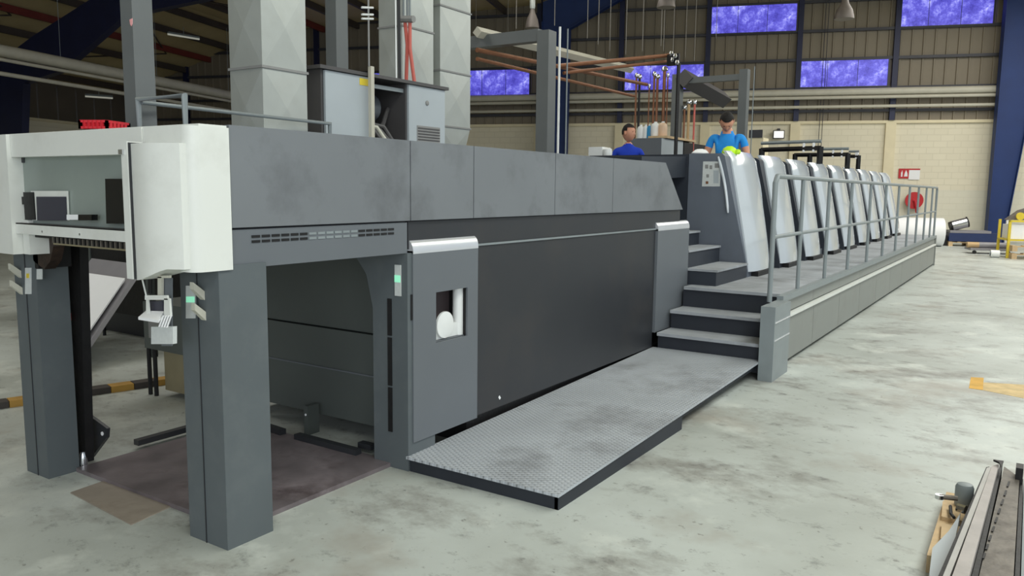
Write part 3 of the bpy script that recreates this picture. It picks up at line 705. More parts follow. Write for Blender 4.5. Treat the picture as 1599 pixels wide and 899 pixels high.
# railing
RA = thing('walkway_railing', (-1.93, 14, .7), 'grey tubular railing along the outer edge of the long walkway', 'railing')
xr = -1.945
yp = [7.2, 8.2, 9.4, 10.7, 12.05, 13.4, 14.75, 16.1, 17.4, 18.7, 19.85, 20.75]
put('top_rail', tube([(xr, yp[0], .68), (xr, yp[0], 1.74), (xr, yp[0]+.06, 1.80), (xr, 20.69, 1.80), (xr, 20.75, 1.76), (xr, 20.75, .70)], .022, None, 10), 'rail', RA, smooth=True)
put('mid_rail', tube([(xr, yp[0], 1.26), (xr, 20.75, 1.26)], .018, None, 10), 'rail', RA, smooth=True)
for y in yp[1:-1]: put('railing_post', tube([(xr, y, .70), (xr, y, 1.79)], .02, None, 10), 'rail', RA, smooth=True)

# ================================================================ PRINTING UNITS
UY0, UP_ = 8.95, 1.345
ordn = ['first', 'second', 'third', 'fourth', 'fifth', 'sixth', 'seventh', 'eighth', 'ninth']
def sideX(z): return -3.0 if z > 2.05 else -3.0+.34*((2.05-z)/1.35)
def unit(y0, first):
    o = thing('printing_unit', (-3.8, y0, .7), 'first printing unit beside the upper steps, notice on its grey front', 'printing unit', 'printing units of the press')
    # body
    prof = [(-4.7, .70), (-2.68, .70), (-2.68, .78), (-3.0, 2.06), (-3.05, 2.09), (-4.7, 2.09)]
    if first: prof = [(-3.42, .70), (-2.68, .70), (-2.68, .78), (-3.0, 2.06), (-3.03, 2.09), (-3.42, 2.09)]
    put('side_frame', prism([(x, y0, z) for x, z in prof], (0, .84, 0)), 'unit' if first else 'navy', o)
    if first:
        put('dark_frame', box(-4.72, -3.425, y0+.0, y0+.84, .7, 2.085), 'navy', o)
    # front face grey sheet
    # curved guard
    bm = nb(); rows = []; nz, ny = 14, 10
    for j in range(nz+1):
        v_ = j/nz; z = .76+(2.13-.76)*v_
        xb = -2.635-.33*v_**1.15
        if v_ > .93: xb -= .05*((v_-.93)/.07)**2
        ya = y0+.02+.17*v_; yb = ya+.82+.12*v_
        row = []
        for i in range(ny+1):
            u = i/ny; bul = .06*(max(0, math.sin(math.pi*u))**.4)
            row.append(Vector((xb+bul-.04, ya+(yb-ya)*u, z)))
        rows.append(row)
    fv = [[bm.verts.new(p) for p in r] for r in rows]; bv = [[bm.verts.new(p-Vector((.03, 0, 0))) for p in r] for r in rows]
    for j in range(nz):
        for i in range(ny):
            bm.faces.new((fv[j][i], fv[j][i+1], fv[j+1][i+1], fv[j+1][i])); bm.faces.new((bv[j][i], bv[j+1][i], bv[j+1][i+1], bv[j][i+1]))
    for j in range(nz):
        bm.faces.new((fv[j][0], fv[j+1][0], bv[j+1][0], bv[j][0])); bm.faces.new((fv[j][ny], bv[j][ny], bv[j+1][ny], fv[j+1][ny]))
    for i in range(ny):
        bm.faces.new((fv[0][i], bv[0][i], bv[0][i+1], fv[0][i+1])); bm.faces.new((fv[nz][i], fv[nz][i+1], bv[nz][i+1], bv[nz][i]))
    g = put('curved_guard', bm, 'guard', o, smooth=True)
    put('latch_mark', box(-2.835, -2.823, y0+.86, y0+.94, 1.58, 1.60), 'grille', g)
    # handle strip on the face edge
    pts = []
    for j in range(9):
        v_ = j/8; z = 1.42+.63*v_; pts.append((-2.945-.12*v_+.02*math.sin(math.pi*v_)+(.02*(1-v_)), y0-.025, z))
    put('handle_strip', tube(pts, [.011]+[.017]*7+[.011], None, 8), 'guard', o, smooth=True)
    put('foot_block', box(-2.75, -2.6, y0+.15, y0+.75, .70, .755), 'black', o)
    put('base_bar', box(-2.80, -2.74, y0+.845, y0+UP_-.01, .70, .80), 'cover2', o)
    return o
u1 = unit(UY0, True)
nt_ = [at(1098, 252, 1, UY0-.004), at(1126, 252, 1, UY0-.004), at(1124, 291, 1, UY0-.004), at(1096, 291, 1, UY0-.004)]
ns = put('notice_sheet', prism(nt_, (0, .003, 0)), 'label'); setp(ns, 'white printed notice stuck on the grey front of the first unit', 'notice')
c_ = ns.location
def npatch(x0, y0, x1, y1, m):
    q = put('printed_patch', prism([at(x0, y0, 1, UY0-.006), at(x1, y0, 1, UY0-.006), at(x1, y1, 1, UY0-.006), at(x0, y1, 1, UY0-.006)], (0, .001, 0)), m)
    q.parent = ns; q.location = q.location-ns.location
for a in ((1101, 257, 1106, 263), (1108, 258, 1112, 264), (1116, 255, 1123, 262), (1103, 272, 1107, 277)): npatch(*a, 'grille')
npatch(1102, 283, 1106, 287, 'copper'); npatch(1114, 266, 1122, 286, 'cabin')
u2 = unit(UY0+UP_, False)
def ulabel(i): return '%s printing unit from the steps, with curved silver grey side guard' % ordn[i]
u2['label'] = ulabel(1)
for i in range(2, 9):
    l_ = ulabel(i) if i < 8 else 'ninth and farthest printing unit, curved guard before the open railing'
    copy_tree(u2, (0, UP_*(i-1), 0), label=l_)
# black pipe racks above the units
def rack(label, a, b, legs):
    pa, pb = a, b; o = thing('pipe_rack', pa, label, 'rack')
    put('beam', tube([pa, pb], .035, None, 4), 'black', o)
    put('top_bar', tube([pa+Vector((0, 0, .1)), pb+Vector((0, 0, .1))], .025, None, 4), 'rail', o)
    for q in legs:
        p_ = pa.lerp(pb, q); put('rack_leg', tube([p_+Vector((0, 0, .02)), Vector((p_.x, p_.y, 2.08))], .045, None, 4), 'black', o)
    for q in (.72, .88): put('white_clip', tube([pa.lerp(pb, q)+Vector((0, 0, -.05)), pa.lerp(pb, q)+Vector((0, 0, .08))], .02, None, 5), 'paper', o)
rack('nearest black and grey pipe rack above the silver grey guards', at(1188, 234, 1, 12.45), at(1282, 231, 1, 12.45), (0.02, .99))
rack('middle black and grey pipe rack above the silver grey guards', at(1240, 242, 1, 15.1), at(1325, 241, 1, 15.1), (.02, .3, .99))
rack('farthest small black pipe rack above the silver grey guards', at(1325, 244, 1, 17.8), at(1341, 244, 1, 17.8), (.99,))

# dark wall and boxes behind delivery end / first unit
o = thing('control_box', (-5.4, 12.9, .86), 'dark grey box with pale front standing behind the first man, under the bottles', 'cabinet')
YB = 12.3
ba, bb, bc = at(996, 216, 1, YB), at(1033, 216, 1, YB), at(1066, 221, 0, at(1033, 216, 1, YB).x)
put('dark_side', box(ba.x-.2, bb.x, YB, bc.y, .86, ba.z), 'cover2', o)
put('pale_front', box(bb.x, bb.x+.01, YB, bc.y, 2.0, ba.z-.01), 'cabin', o)
top = ba.z
o = put('wooden_board', box(bb.x-.28, bb.x+.05, YB+.1, bc.y+.5, top+.002, top+.04), 'wood', bevel=.004); setp(o, 'raw wooden board lying on the dark grey control box', 'board')
o = put('dark_tray_unit', box(bb.x-.3, bb.x+.02, bc.y+.02, bc.y+1.2, .86, top-.02), 'black'); setp(o, 'dark frame extending behind the pale fronted control box', 'frame')
bi = 0
for (x, w_, m_, lab) in ((1000.5, .065, 'bottle', 'white plastic bottle right beside the first man\'s face'), (1008, .05, 'bottle', 'white plastic bottle left of the blue striped bottle'), (1013.5, .045, 'bluelabel', 'bottle with light blue label between white bottles'), (1023, .08, 'bottle', 'broad white bottle right of the blue labelled bottle'), (1034.5, .075, 'jug', 'peach tinted translucent jug, last of the bottle row')):
    p = at(x, 216, 2, top); p = at(x, 214, 1, YB+.3); p.z = top+(.04 if p.x > bb.x-.28 else 0)
    o = thing('bottle', p, lab, 'bottle')
    put('bottle_body', lathe(p, [(w_*.9, 0), (w_, .02), (w_, .17), (w_*.75, .21), (w_*.35, .225)], 16), m_, o, smooth=True)
    put('bottle_cap', lathe(p+Vector((0, 0, .225)), [(w_*.35, 0), (w_*.35, .02)], 12), 'bottle', o, smooth=True)
p = at(1093, 238, 1, 9.5); o = put('white_cloth', lathe((p.x, 9.5, 2.092), [(.09, 0), (.1, .03), (.06, .07), (.02, .08)], 10), 'paper', smooth=True); setp(o, 'white crumpled cloth on the unit beside the man in sky blue', 'cloth')
for v_ in o.data.vertices: v_.co.x += random.uniform(-.02, .02); v_.co.y += random.uniform(-.02, .02)
p = at(1139, 236, 1, 9.3)
o = thing('lime_cap', Vector((p.x, 9.3, 2.092)), 'lime yellow rounded cap lying on top of the first unit', 'cap')
put('dome', lathe((p.x, 9.3, 2.092), [(.085, 0), (.088, .03), (.07, .07), (.03, .095)], 20), 'lime', o, smooth=True)
put('side_knob', lathe((p.x+.1, 9.3, 2.11), [(.02, -.02), (.035, 0), (.03, .03), (.01, .04)], 12), 'lime', o, smooth=True)
p = at(945, 236, 1, 9.0)
o = thing('white_box', (at(935, 236, 1, 9.1).x, 9.1, 2.09), 'white rounded device on the dark top left of the first man', 'device')
a_, b_ = at(919, 236, 1, 9.1), at(940, 236, 1, 9.1); put('device_body', box(a_.x, b_.x, 9.1, 9.25, 2.09, 2.2), 'bottle', o, bevel=.02)
c_ = at(946, 236, 1, 9.1); put('device_end', lathe((c_.x, 9.15, 2.09), [(.055, 0), (.06, .03), (.055, .08), (.03, .1)], 16), 'bottle', o, smooth=True)
# dark body between delivery and units, platforms for men
o = put('press_bridge', box(-4.72, -3.62, 7.95, 8.9, 0, 1.2), 'navy'); setp(o, 'dark base between the delivery end and the first printing unit', 'machine base')
o = put('bridge_hood', prism([(-4.75, 7.69, 1.77), (-3.45, 7.69, 1.77), (-3.45, 7.69, 2.01), (-4.75, 7.69, 2.03)], (0, 1.25, .05)), 'navy'); setp(o, 'dark hood joining the delivery cover and the first printing unit', 'hood')
o = put('drive_side_platform', box(-6.3, -4.78, 7.9, 20, 0, .86), 'cover2'); setp(o, 'grey drive side platform behind the units, under the first man', 'platform')
o = put('footboard', box(-4.6, -2.9, 9.8, 10.28, .72, .94), 'tread'); setp(o, 'grey footboard between the first two units, under the second man', 'footboard')

# ================================================================ EQUIPMENT ON THE PRESS TOP
C_ = thing('dryer_cabinet', (-4.6, 4.8, 1.92), 'pale blue grey dryer cabinet with open middle bay on the press top', 'cabinet')
zc = 2.49; xf = -4.3
put('side_panel', box(-4.75, xf-.02, 4.09, 4.11, 1.94, zc), 'cabdark', C_); put('lid', box(-4.8, xf+.02, 4.05, 5.52, zc, zc+.025), 'cabdark', C_)
put('door', box(xf-.02, xf, 4.115, 4.58, 1.99, zc-.005), 'cabin', C_, bevel=.004); d2 = put('door', box(xf-.02, xf, 5.02, 5.49, 1.94, zc-.005), 'cabin', C_, bevel=.004)
put('grille', box(xf, xf+.004, 5.12, 5.42, 1.97, 2.17), 'grille', d2)
for i in range(8): put('louvre', box(xf+.004, xf+.009, 5.13, 5.41, 1.985+i*.023, 1.993+i*.023), 'cabdark', d2)
put('knob', lathe((xf, 5.25, 2.36), [(.02, 0), (.02, .006), (.012, .01)], 14, ax=0), 'grille', d2)
put('warning_label', box(xf, xf+.003, 4.46, 4.56, zc-.07, zc-.02), 'yellow', C_)
put('blue_sill', box(xf-.1, xf-.01, 4.12, 4.58, 1.93, 1.985), 'navybox', C_)
put('back_panel', box(-4.78, -4.75, 4.1, 5.49, 1.94, zc), 'black', C_); put('inner_divider', box(-4.75, xf-.02, 5.0, 5.02, 1.94, zc), 'cabdark', C_); put('inner_divider', box(-4.75, xf-.02, 4.58, 4.6, 1.94, zc), 'cabdark', C_)
put('blower', lathe((-4.6, 4.8, 2.3), [(.1, -.12), (.11, -.1), (.11, .1), (.09, .12)], 18, ax=1), 'cover2', C_, smooth=True)
for i, (dy, dz) in enumerate(((0, 0), (.05, .01), (.09, -.01), (.13, .02))):
    put('hose', tube([(-4.5, 4.62, 2.14+dz*2), (-4.4, 4.7+dy, 2.12+dz), (-4.35, 4.76+dy, 2.02), (-4.34, 4.78+dy, 1.94)], .016, None, 8), 'cabdark' if i != 1 else 'beigehandle', C_, smooth=True)
put('hose', tube([(-4.4, 4.75, 2.08), (-4.45, 4.88, 2.17), (-4.5, 4.99, 2.3)], .018, None, 8), 'cabdark', C_, smooth=True)
put('bay_bar', box(-4.36, -4.34, 4.6, 5.0, 2.42, 2.45), 'rail', C_)
# white vertical conduit in front of cabinet
a_ = at(581, 215, 0, -4.25)
o = put('white_conduit', box(-4.27, -4.24, a_.y-.015, a_.y+.02, 1.92, 2.56), 'pipew', bevel=.003); setp(o, 'white upright channel in front of the dryer cabinet', 'conduit')
o = thing('thin_rod', (-4.25, a_.y-.03, 2.56), 'thin grey rod with small white clamps rising above the dryer cabinet', 'rod')
put('rod', tube([(-4.255, a_.y-.02, 2.56), (-4.255, a_.y-.02, 9.5)], .007, None, 6), 'grille', o)
for z in (2.9, 2.93, 2.98): put('clamp', tube([(-4.255, a_.y-.09, z-.01), (-4.255, a_.y+.03, z+.01)], .008, None, 6), 'bottle', o)

# sheet metal ducts with cross-broken panels
def duct(label, x1, y0, y1, dx, z0, z1, seams_, off, taper=0):
    o = thing('air_duct', (x1-dx/2, (y0+y1)/2, z0), label, 'duct')
    zs = [z0]+seams_+[z1]
    for i in range(len(zs)-1):
        a, b = zs[i]+.002, zs[i+1]-.002; bm = nb(); t0 = taper if i == 0 else 0
        c = [(x1-dx+t0, y0+t0*2), (x1-t0, y0+t0*2), (x1-t0, y1-t0*2), (x1-dx+t0, y1-t0*2)]; cu = [(x1-dx, y0), (x1, y0), (x1, y1), (x1-dx, y1)]
        lo = [bm.verts.new((*p, a)) for p in c]; hi = [bm.verts.new((*p, b)) for p in cu]
        for k in range(4):
            k2 = (k+1) % 4; m_ = (lo[k].co+lo[k2].co+hi[k].co+hi[k2].co)/4
            nrm = (lo[k2].co-lo[k].co).cross(Vector((0, 0, 1))).normalized(); mv = bm.verts.new(m_+nrm*.012)
            for q in ((lo[k], lo[k2]), (lo[k2], hi[k2]), (hi[k2], hi[k]), (hi[k], lo[k])): bm.faces.new((q[0], q[1], mv))
        bm.faces.new(lo[::-1]); bm.faces.new(hi)
        put('duct_section', bm, 'galv', o)
        if i: 
            f = box(x1-dx-.01, x1+.01, y0-.01, y1+.01, zs[i]-.008, zs[i]+.008); put('flange', f, 'grille', o)
    return o
duct('nearest large galvanised duct rising from the press top', -4.2, 3.48, 3.85, .32, 1.92, 9.6, [2.42, 2.95, 3.5, 4.1, 4.7, 5.3, 5.9, 6.5, 7.1, 7.7, 8.3, 8.9], 0)
duct('middle galvanised duct behind the dryer cabinet, red hoses before it', -5.2, 5.98, 6.45, .3, 0, 9.6, [.95, 1.95, 2.6, 3.2, 3.9, 4.6, 5.3, 6, 6.7, 7.4, 8.1, 8.8], 0)
duct('rear galvanised duct with tapered lower end near the violet window', -5.2, 6.56, 7.08, .4, 1.86, 9.6, [2.3, 2.86, 3.5, 4.1, 4.8, 5.5, 6.2, 6.9, 7.6, 8.3, 8.9], 0, .05)
# red hoses with manifold
o = thing('red_hoses', at(637, 60, 1, 5.6), 'pair of faded red hoses hanging from a metal manifold by the ducts', 'hose')
for xs in (((632, 30), (636, 70), (634, 140)), ((640, 30), (640, 75), (648, 135))): put('hose', tube([at(x, y, 1, 5.5) for x, y in xs], .016, None, 8), 'redhose', o, smooth=True)
for x in (630, 636, 640): put('supply_pipe', tube([at(x, 32, 1, 5.5)+Vector((0, 0, 6.4)), at(x, 32, 1, 5.5)], .01, None, 6), 'rail', o)
put('manifold', tube([at(626, 30, 1, 5.49), at(646, 30, 1, 5.49)], .03, None, 8), 'grille', o)
o = thing('vertical_conduit', at(620, 60, 1, 5.3), 'black and white vertical cable channel left of the red hoses', 'conduit')
put('white_strip', tube([at(617, -60, 1, 5.3), at(619, 125, 1, 5.3)], .008, None, 4), 'bottle', o); put('black_strip', tube([at(621.5, -60, 1, 5.32), at(624, 126, 1, 5.32)], .018, None, 4), 'black', o)

# gantry posts on the press
def gpost(px, py_, xw, w_, z1, label, z0=1.9):
    p = at(px, py_, 0, xw); o = thing('crane_post', (p.x, p.y, z0), label, 'post')
    put('post', box(p.x-w_, p.x, p.y-w_*.35, p.y+w_*.75, z0, z1), 'post', o, bevel=.006)
    put('foot_flange', box(p.x-w_-.03, p.x+.03, p.y-w_*.35-.03, p.y+w_*.75+.03, z0, z0+.02), 'post', o)
    return o, p
g1, p = gpost(220, 100, -4.0, .105, 5.2, 'nearest grey square post rising from the press top, pink sticker', 1.92)
ps = at(204, 34, 1, p.y-.105*.35-.003); put('pink_sticker', prism([(ps.x-.01, ps.y, ps.z+.012), (ps.x+.014, ps.y, ps.z+.016), (ps.x+.012, ps.y, ps.z-.012), (ps.x+.003, ps.y, ps.z-.022), (ps.x-.006, ps.y, ps.z-.012)], (0, .003, 0)), 'pink', g1)
gpost(531, 60, -4.85, .12, 5.2, 'grey square post between the first duct and the dark roof gap', 1.92)
g3, p3 = gpost(860, 100, -5.2, .17, 3.62, 'grey crane post with an arm reaching left, before the blue column', .86)
g3o = ORG[g3.name]
zt = at(855, 45, 0, -5.2).z; 
put('arm', box(-7.0, -5.37, p3.y-.04, p3.y+.1, zt-.12, zt+.03), 'post', g3)
g5, p5 = gpost(1168, 130, -4.2, .14, at(1165, 106, 0, -4.2).z, 'right grey crane post behind the man in sky blue', 2.09)
g4p = at(1062, 150, 1, p5.y)
g4, _ = gpost(1063, 150, g4p.x, .15, ORG[g5.name].z+at(1165, 106, 0, -4.2).z-2.09, 'dark grey crane post between copper pipes and the sky blue man', .86)
bz = at(1165, 118, 0, -4.2).z
put('beam', box(g4p.x, p5.x-.14, p5.y-.03, p5.y+.08, bz-.05, bz+.05), 'post', g5)
for px, lab, zz in ((874, 'white thin upright pipe just right of the left crane post', .86), (886, 'grey thin upright pipe right of the white one', .86), (1174, 'pale thin pipe along the right crane post', 2.09)):
    yy = p3.y-.1 if px < 1000 else p5.y-.1
    p_ = at(px, 60, 1, yy); q_ = at(px+ (-3 if px < 900 else -2), 240, 1, yy)
    o = put('upright_pipe', tube([Vector((q_.x, yy, zz)), Vector((q_.x, yy, at(px, 42 if px < 880 else (45 if px < 900 else 104), 1, yy).z))], .015 if px < 880 else .009, None, 8), 'bottle' if px < 880 else 'rail', smooth=True); setp(o, lab, 'pipe')

# overhead trays and copper pipes
def run(label, pts, r, m_, cat='pipe', nm='overhead_pipe', seg=8):
    o = put(nm, tube(pts, r, None, seg), m_, smooth=seg > 4); return setp(o, label, cat)
yA = 8.0
run('pale cable tray running overhead from the rear duct toward the copper pipes', [at(745, 50, 0, -6.2), at(985, 108, 0, -6.2)], .07, 'pipew', 'cable tray', 'cable_tray', 4)
run('brown overhead pipe under the pale tray, upper one', [at(745, 78, 0, -6.0), at(1010, 132, 0, -6.0)], .03, 'copper')
run('brown overhead pipe under the pale tray, lower one', [at(745, 92, 0, -6.0), at(990, 150, 0, -6.0)], .025, 'copper')
run('brown overhead pipe crossing up to the black bracket', [at(870, 103, 0, -6.0), at(1048, 86, 1, 12.5)], .03, 'copper')
run('second brown overhead pipe crossing below the first crossing pipe', [at(880, 114, 0, -6.0), at(1040, 96, 1, 12.5)], .025, 'copper')
run('dark overhead trunk behind the crane posts sloping to the right', [at(1068, 122, 1, 13.5), at(1130, 156, 1, 15.5)], .16, 'cabdark', 'duct', 'service_duct', 4)
for i, (x, y0, y1, m_, r) in enumerate(((994, 118, 200, 'copper', .018), (999, 120, 200, 'black', .022), (1014, 135, 205, 'copper', .012), (1022, 116, 205, 'copper', .02), (1027, 120, 205, 'copper', .024), (1038, 108, 205, 'copper', .03), (1043, 118, 210, 'copper', .014), (1069, 168, 215, 'copper', .02), (1076, 160, 218, 'cardboard', .025), (1085, 160, 215, 'redhose', .018))):
    Y = 13.7; a_ = at(x, y0, 1, Y); b_ = at(x, y1, 1, Y)
    labs = ['leftmost thin copper riser above the bottles', 'black riser second from the left above the bottles', 'thinnest copper riser above the blue labelled bottle', 'copper riser above the broad white bottle', 'thick copper riser above the peach jug', 'widest brown riser near the dark crane post', 'slim copper riser just left of the dark crane post', 'brown riser just right of the dark crane post', 'tan riser between dark crane post and red hose', 'red hose riser right of the tan riser']
    o = thing('riser_pipe', (a_.x, Y, .86), labs[i], 'pipe')
    put('pipe', tube([Vector((a_.x, Y, .86)), a_], r, None, 8), m_, o, smooth=True)
    put('valve', lathe(a_+Vector((0, 0, -.03)), [(r*1.6, 0), (r*2, .02), (r*1.6, .06), (r*.8, .08)], 10), 'chrome', o, smooth=True)
o = thing('valve_bracket', at(1049, 90, 1, 12.4), 'black bracket with chrome valves at the top of the brown pipes', 'bracket')
a_ = at(1042, 95, 1, 12.4); b_ = at(1060, 99, 1, 12.4)
put('plate', box(a_.x, b_.x, 12.38, 12.44, a_.z-.08, a_.z+.1), 'black', o)
for x, y in ((1048, 84), (1054, 88), (1050, 94), (1057, 98)): put('valve', lathe(at(x, y, 1, 12.34), [(.02, -.03), (.035, 0), (.02, .04)], 10), 'chrome', o, smooth=True)
put('post', tube([Vector((b_.x, 12.4, .86)), Vector((b_.x, 12.4, b_.z))], .03, None, 6), 'black', o)
# thin vertical drop rods
RO = dict(zip((743, 793, 806, 866, 917, 934, 952, 977, 1003, 1032, 1036, 1051, 1070, 1084, 1118), ('first', 'second', 'third', 'fourth', 'fifth', 'sixth', 'seventh', 'eighth', 'ninth', 'tenth', 'eleventh', 'twelfth', 'thirteenth', 'fourteenth', 'fifteenth and last')))
for i, (x, y1) in enumerate(((806, 45), (866, 40), (917, 60), (934, 70), (952, 80), (977, 85), (1003, 80), (1032, 72), (1036, 80), (1051, 82), (1070, 90), (1084, 95), (1118, 60), (743, 80), (793, 50), (1271, 200), (1275, 200))):
    Y = 14+i*.5; a_ = at(x, y1, 1, Y)
    if x > 1200: 
        pq = B(-5.0+.1*(x-1271)/4, -.2, 4.3); o = put('drop_rod', tube([Vector((pq.x, pq.y, 2.2)), Vector((pq.x, pq.y, 9))], .012, None, 5), 'girt'); setp(o, 'thin dark conduit down the end wall, %s of the pair right of the floodlight' % ('left one' if x == 1271 else 'right one'), 'rod', 'conduits beside the floodlight'); continue
    o = put('drop_rod', tube([a_, Vector((a_.x, Y, 9))], .008, None, 5), 'rodgrey'); setp(o, 'thin pale hanging rod, %s from the left of those above the press' % RO[x], 'rod', 'thin hanging rods over the press')

# ================================================================ LEFT BACKGROUND
o = thing('second_machine', (-8, 5, 0), 'black low machine standing on the floor behind the delivery, left', 'machine')
m0 = at(225, 545, 2, 0)
put('machine_body', box(-10.5, -7.35, 4.9, 8.5, .25, 1.15), 'black', o, bevel=.03); put('machine_top', box(-10.6, -7.3, 4.85, 8.6, 1.15, 1.22), 'dark', o)
put('machine_base', box(-10.3, -7.5, 5.0, 8.3, 0, .25), 'dark', o); put('side_plate', box(-7.349, -7.34, 5.2, 6.8, .35, 1.0), 'darkgreen', o)
put('front_plate', box(-9.9, -8.9, 4.885, 4.9, .35, 1.0), 'darkgreen', o)
# grey cabinet with pipes behind the front leg
o = thing('service_cabinet', (-5.55, 3.6, 0), 'dark grey cabinet on black legs seen between the delivery legs', 'cabinet')
cl, cr = at(226, 540, 1, 3.6), at(300, 540, 1, 3.6)
put('cabinet_top', box(cl.x, cr.x+.2, 3.6, 4.0, .38, .75), 'darkgreen', o, bevel=.008)
put('label_sheet', box(cl.x+.08, cl.x+.3, 3.588, 3.598, .47, .62), 'grille', o)
put('cabinet_body', box(cl.x+.16, cr.x+.2, 3.66, 3.98, .05, .38), 'tan', o)
for x in (cl.x+.02, cl.x+.1): put('leg', tube([(x, 3.62, 0), (x, 3.62, .4)], .017, None, 8), 'black', o)
put('frame_post', box(cl.x, cl.x+.05, 3.63, 3.68, .3, 1.3), 'darkgreen', o)
# slanting board with white paper
BL = thing('slanting_board', at(170, 500, 1, 4.0), 'grey slanting board with a steel edge behind the left delivery leg', 'board')
def q4(pts): return [at(x, y, 1, Y) for x, y, Y in pts]
bq = q4([(143, 403, 4.7), (222, 413, 4.5), (128, 552, 3.7), (50, 535, 3.8)])
put('board', prism(bq, (.01, .02, -.03)), 'board', BL)
pq = q4([(118, 427, 4.45), (200, 439, 4.35), (128, 545, 3.72), (62, 520, 3.8)])
o = put('paper_stack', prism([p-Vector((0, .03, -.012)) for p in pq], (0, 0, .02)), 'paper'); setp(o, 'white paper sheets lying on the slanting grey board', 'paper')
for k_ in (0, 1): put('board_leg', tube([bq[k_]+Vector((.0, .1, -.05)), Vector((bq[k_].x, bq[k_].y+.1, 0))], .02, None, 6), 'black', BL)
o = put('storage_partition', bbox(-34, -26, -14, -13.8, 0, 2.4), 'tan'); setp(o, 'tan partition far behind the left delivery leg', 'partition')
o = thing('far_shelf_unit', B(-30, -12, 0), 'grey panel unit far behind the delivery sill', 'cabinet')
a_ = at(152, 385, 1, 9); b_ = at(260, 385, 1, 9); put('panel', box(a_.x, b_.x+1, 9, 9.4, 0, a_.z), 'cover2', o, bevel=.02); put('door', box(a_.x+.2, b_.x, 8.98, 9, .1, a_.z-.1), 'board', o)

# ================================================================ FAR RIGHT GOODS
def roll(label, c, r, ln, ang, m_='paper'):
    o = thing('paper_roll', (c[0], c[1], c[2]-r), label, 'roll'); d = Vector((math.cos(ang), math.sin(ang), 0)); c = Vector(c)
    put('wound_paper', tube([c, c+d*ln], r, None, 28), m_, o, smooth=True); put('core', tube([c-d*.02, c+d*(ln+.02)], r*.2, None, 14), 'cardboard', o, smooth=True)
rz = at(1460, 370, 1, 28.6)
roll('large white roll lying on the floor behind the railing end', (rz.x-1.1, 28.3, .45), .45, 1.35, BA)
pal = B(.0, -3.9, 0)
def pallet(name_lab, s0, s1, t0, t1, z=0, cat='pallet'):
    o = thing('pallet', B((s0+s1)/2, (t0+t1)/2, z), name_lab, cat)
    for k in range(3):
        a = t0+(t1-t0-.09)*k/2; put('bearer', bbox(s0, s1, a, a+.09, z+.11, z+.13), 'wood', o)
        for j in range(3):
            b = s0+(s1-s0-.12)*j/2; put('block', bbox(b, b+.12, a, a+.09, z, z+.11), 'wood', o)
    for k in range(6):
        b = s0+(s1-s0-.1)*k/5; put('board', bbox(b, b+.1, t0, t1, z+.13, z+.15), 'wood', o)
    return o
def toB(p): q = p-W0; return q.dot(WD), q.dot(WN)
sA, tA = toB(at(1481, 384, 2, 0)); sB, tB = toB(at(1530, 384, 2, 0))
pallet('wooden pallet under the blue tray by the end wall', sA, sA+1.35, tA, tA+.9)
o = put('blue_tray', bbox(sA, sA+1.5, tA-.02, tA+.85, .16, .42), 'navybox', bevel=.02); setp(o, 'dark blue steel tray resting on the pallet at the end wall', 'tray')
o = put('grey_plate', bbox(sA+.02, sA+1.2, tA, tA+.8, .425, .5), 'board', bevel=.01); setp(o, 'grey plate on top of the blue tray', 'plate')
c = B(sA+.35, tA+.4, .66)
o = thing('chrome_drum', c-Vector((0, 0, .16)), 'tilted chrome drum part on top of the blue tray', 'machine part')
put('drum', tube([c-WD*.2+Vector((0, 0, -.03)), c+WD*.22+Vector((0, 0, .1))], .17, None, 20), 'chrome', o, smooth=True); put('black_end', tube([c-WD*.26+Vector((0, 0, -.05)), c-WD*.2+Vector((0, 0, -.03))], .15, None, 16), 'black', o, smooth=True)
put('black_rim', tube([c+WD*.22+Vector((0, 0, .1)), c+WD*.26+Vector((0, 0, .112))], .175, None, 20), 'black', o, smooth=True)
o = put('black_scrap', bbox(sA-.45, sA-.02, tA+.1, tA+.6, 0, .3), 'black', bevel=.06); setp(o, 'black scrap heap between the white roll and the blue tray', 'scrap')
# cardboard tube on dolly
a_ = at(1516, 393, 2, .12); b_ = at(1560, 394, 2, .12)
o = thing('tube_dolly', at(1520, 397, 2, 0), 'grey dolly with a cardboard roll in front of the blue column', 'dolly')
sC, tC = toB(at(1515, 396, 2, 0)); 
put('deck', bbox(sC, sC+1.1, tC, tC+.6, .1, .16), 'board', o, bevel=.01)
for j in (0.05, .9): put('wheel', bl_disc(sC+j+.05, tC-.02, tC+.03, .05, .05), 'black', o)
o = thing('cardboard_roll', B(sC, tC+.2, .16), 'beige cardboard roll lying on the grey dolly', 'roll')
put('roll_body', tube([B(sC-.05, tC+.2, .24), B(sC+1.0, tC+.2, .24)], .08, None, 14), 'cardboard', o, smooth=True); put('roll_wrap', tube([B(sC+.25, tC+.2, .24), B(sC+1.0, tC+.2, .24)], .083, None, 14), 'board', o, smooth=True)
sD, tD = toB(at(1562, 385, 2, 0))
o = put('white_board', bbox(sC+.95, sC+1.05, tC+.35, tC+.42, .17, .95), 'paper', bevel=.004); setp(o, 'upright white board on the dolly left of the yellow rack', 'board')
p = at(1553, 402, 2, 0)
o = thing('white_can', p, 'small white can lying on the floor before the dolly', 'can')
put('can_body', tube([p+Vector((-.1, 0, .1)), p+Vector((.1, .04, .1))], .1, None, 18), 'bottle', o, smooth=True); put('can_rim', tube([p+Vector((-.12, 0, .1)), p+Vector((-.1, 0, .1))], .06, None, 14), 'rail', o, smooth=True)
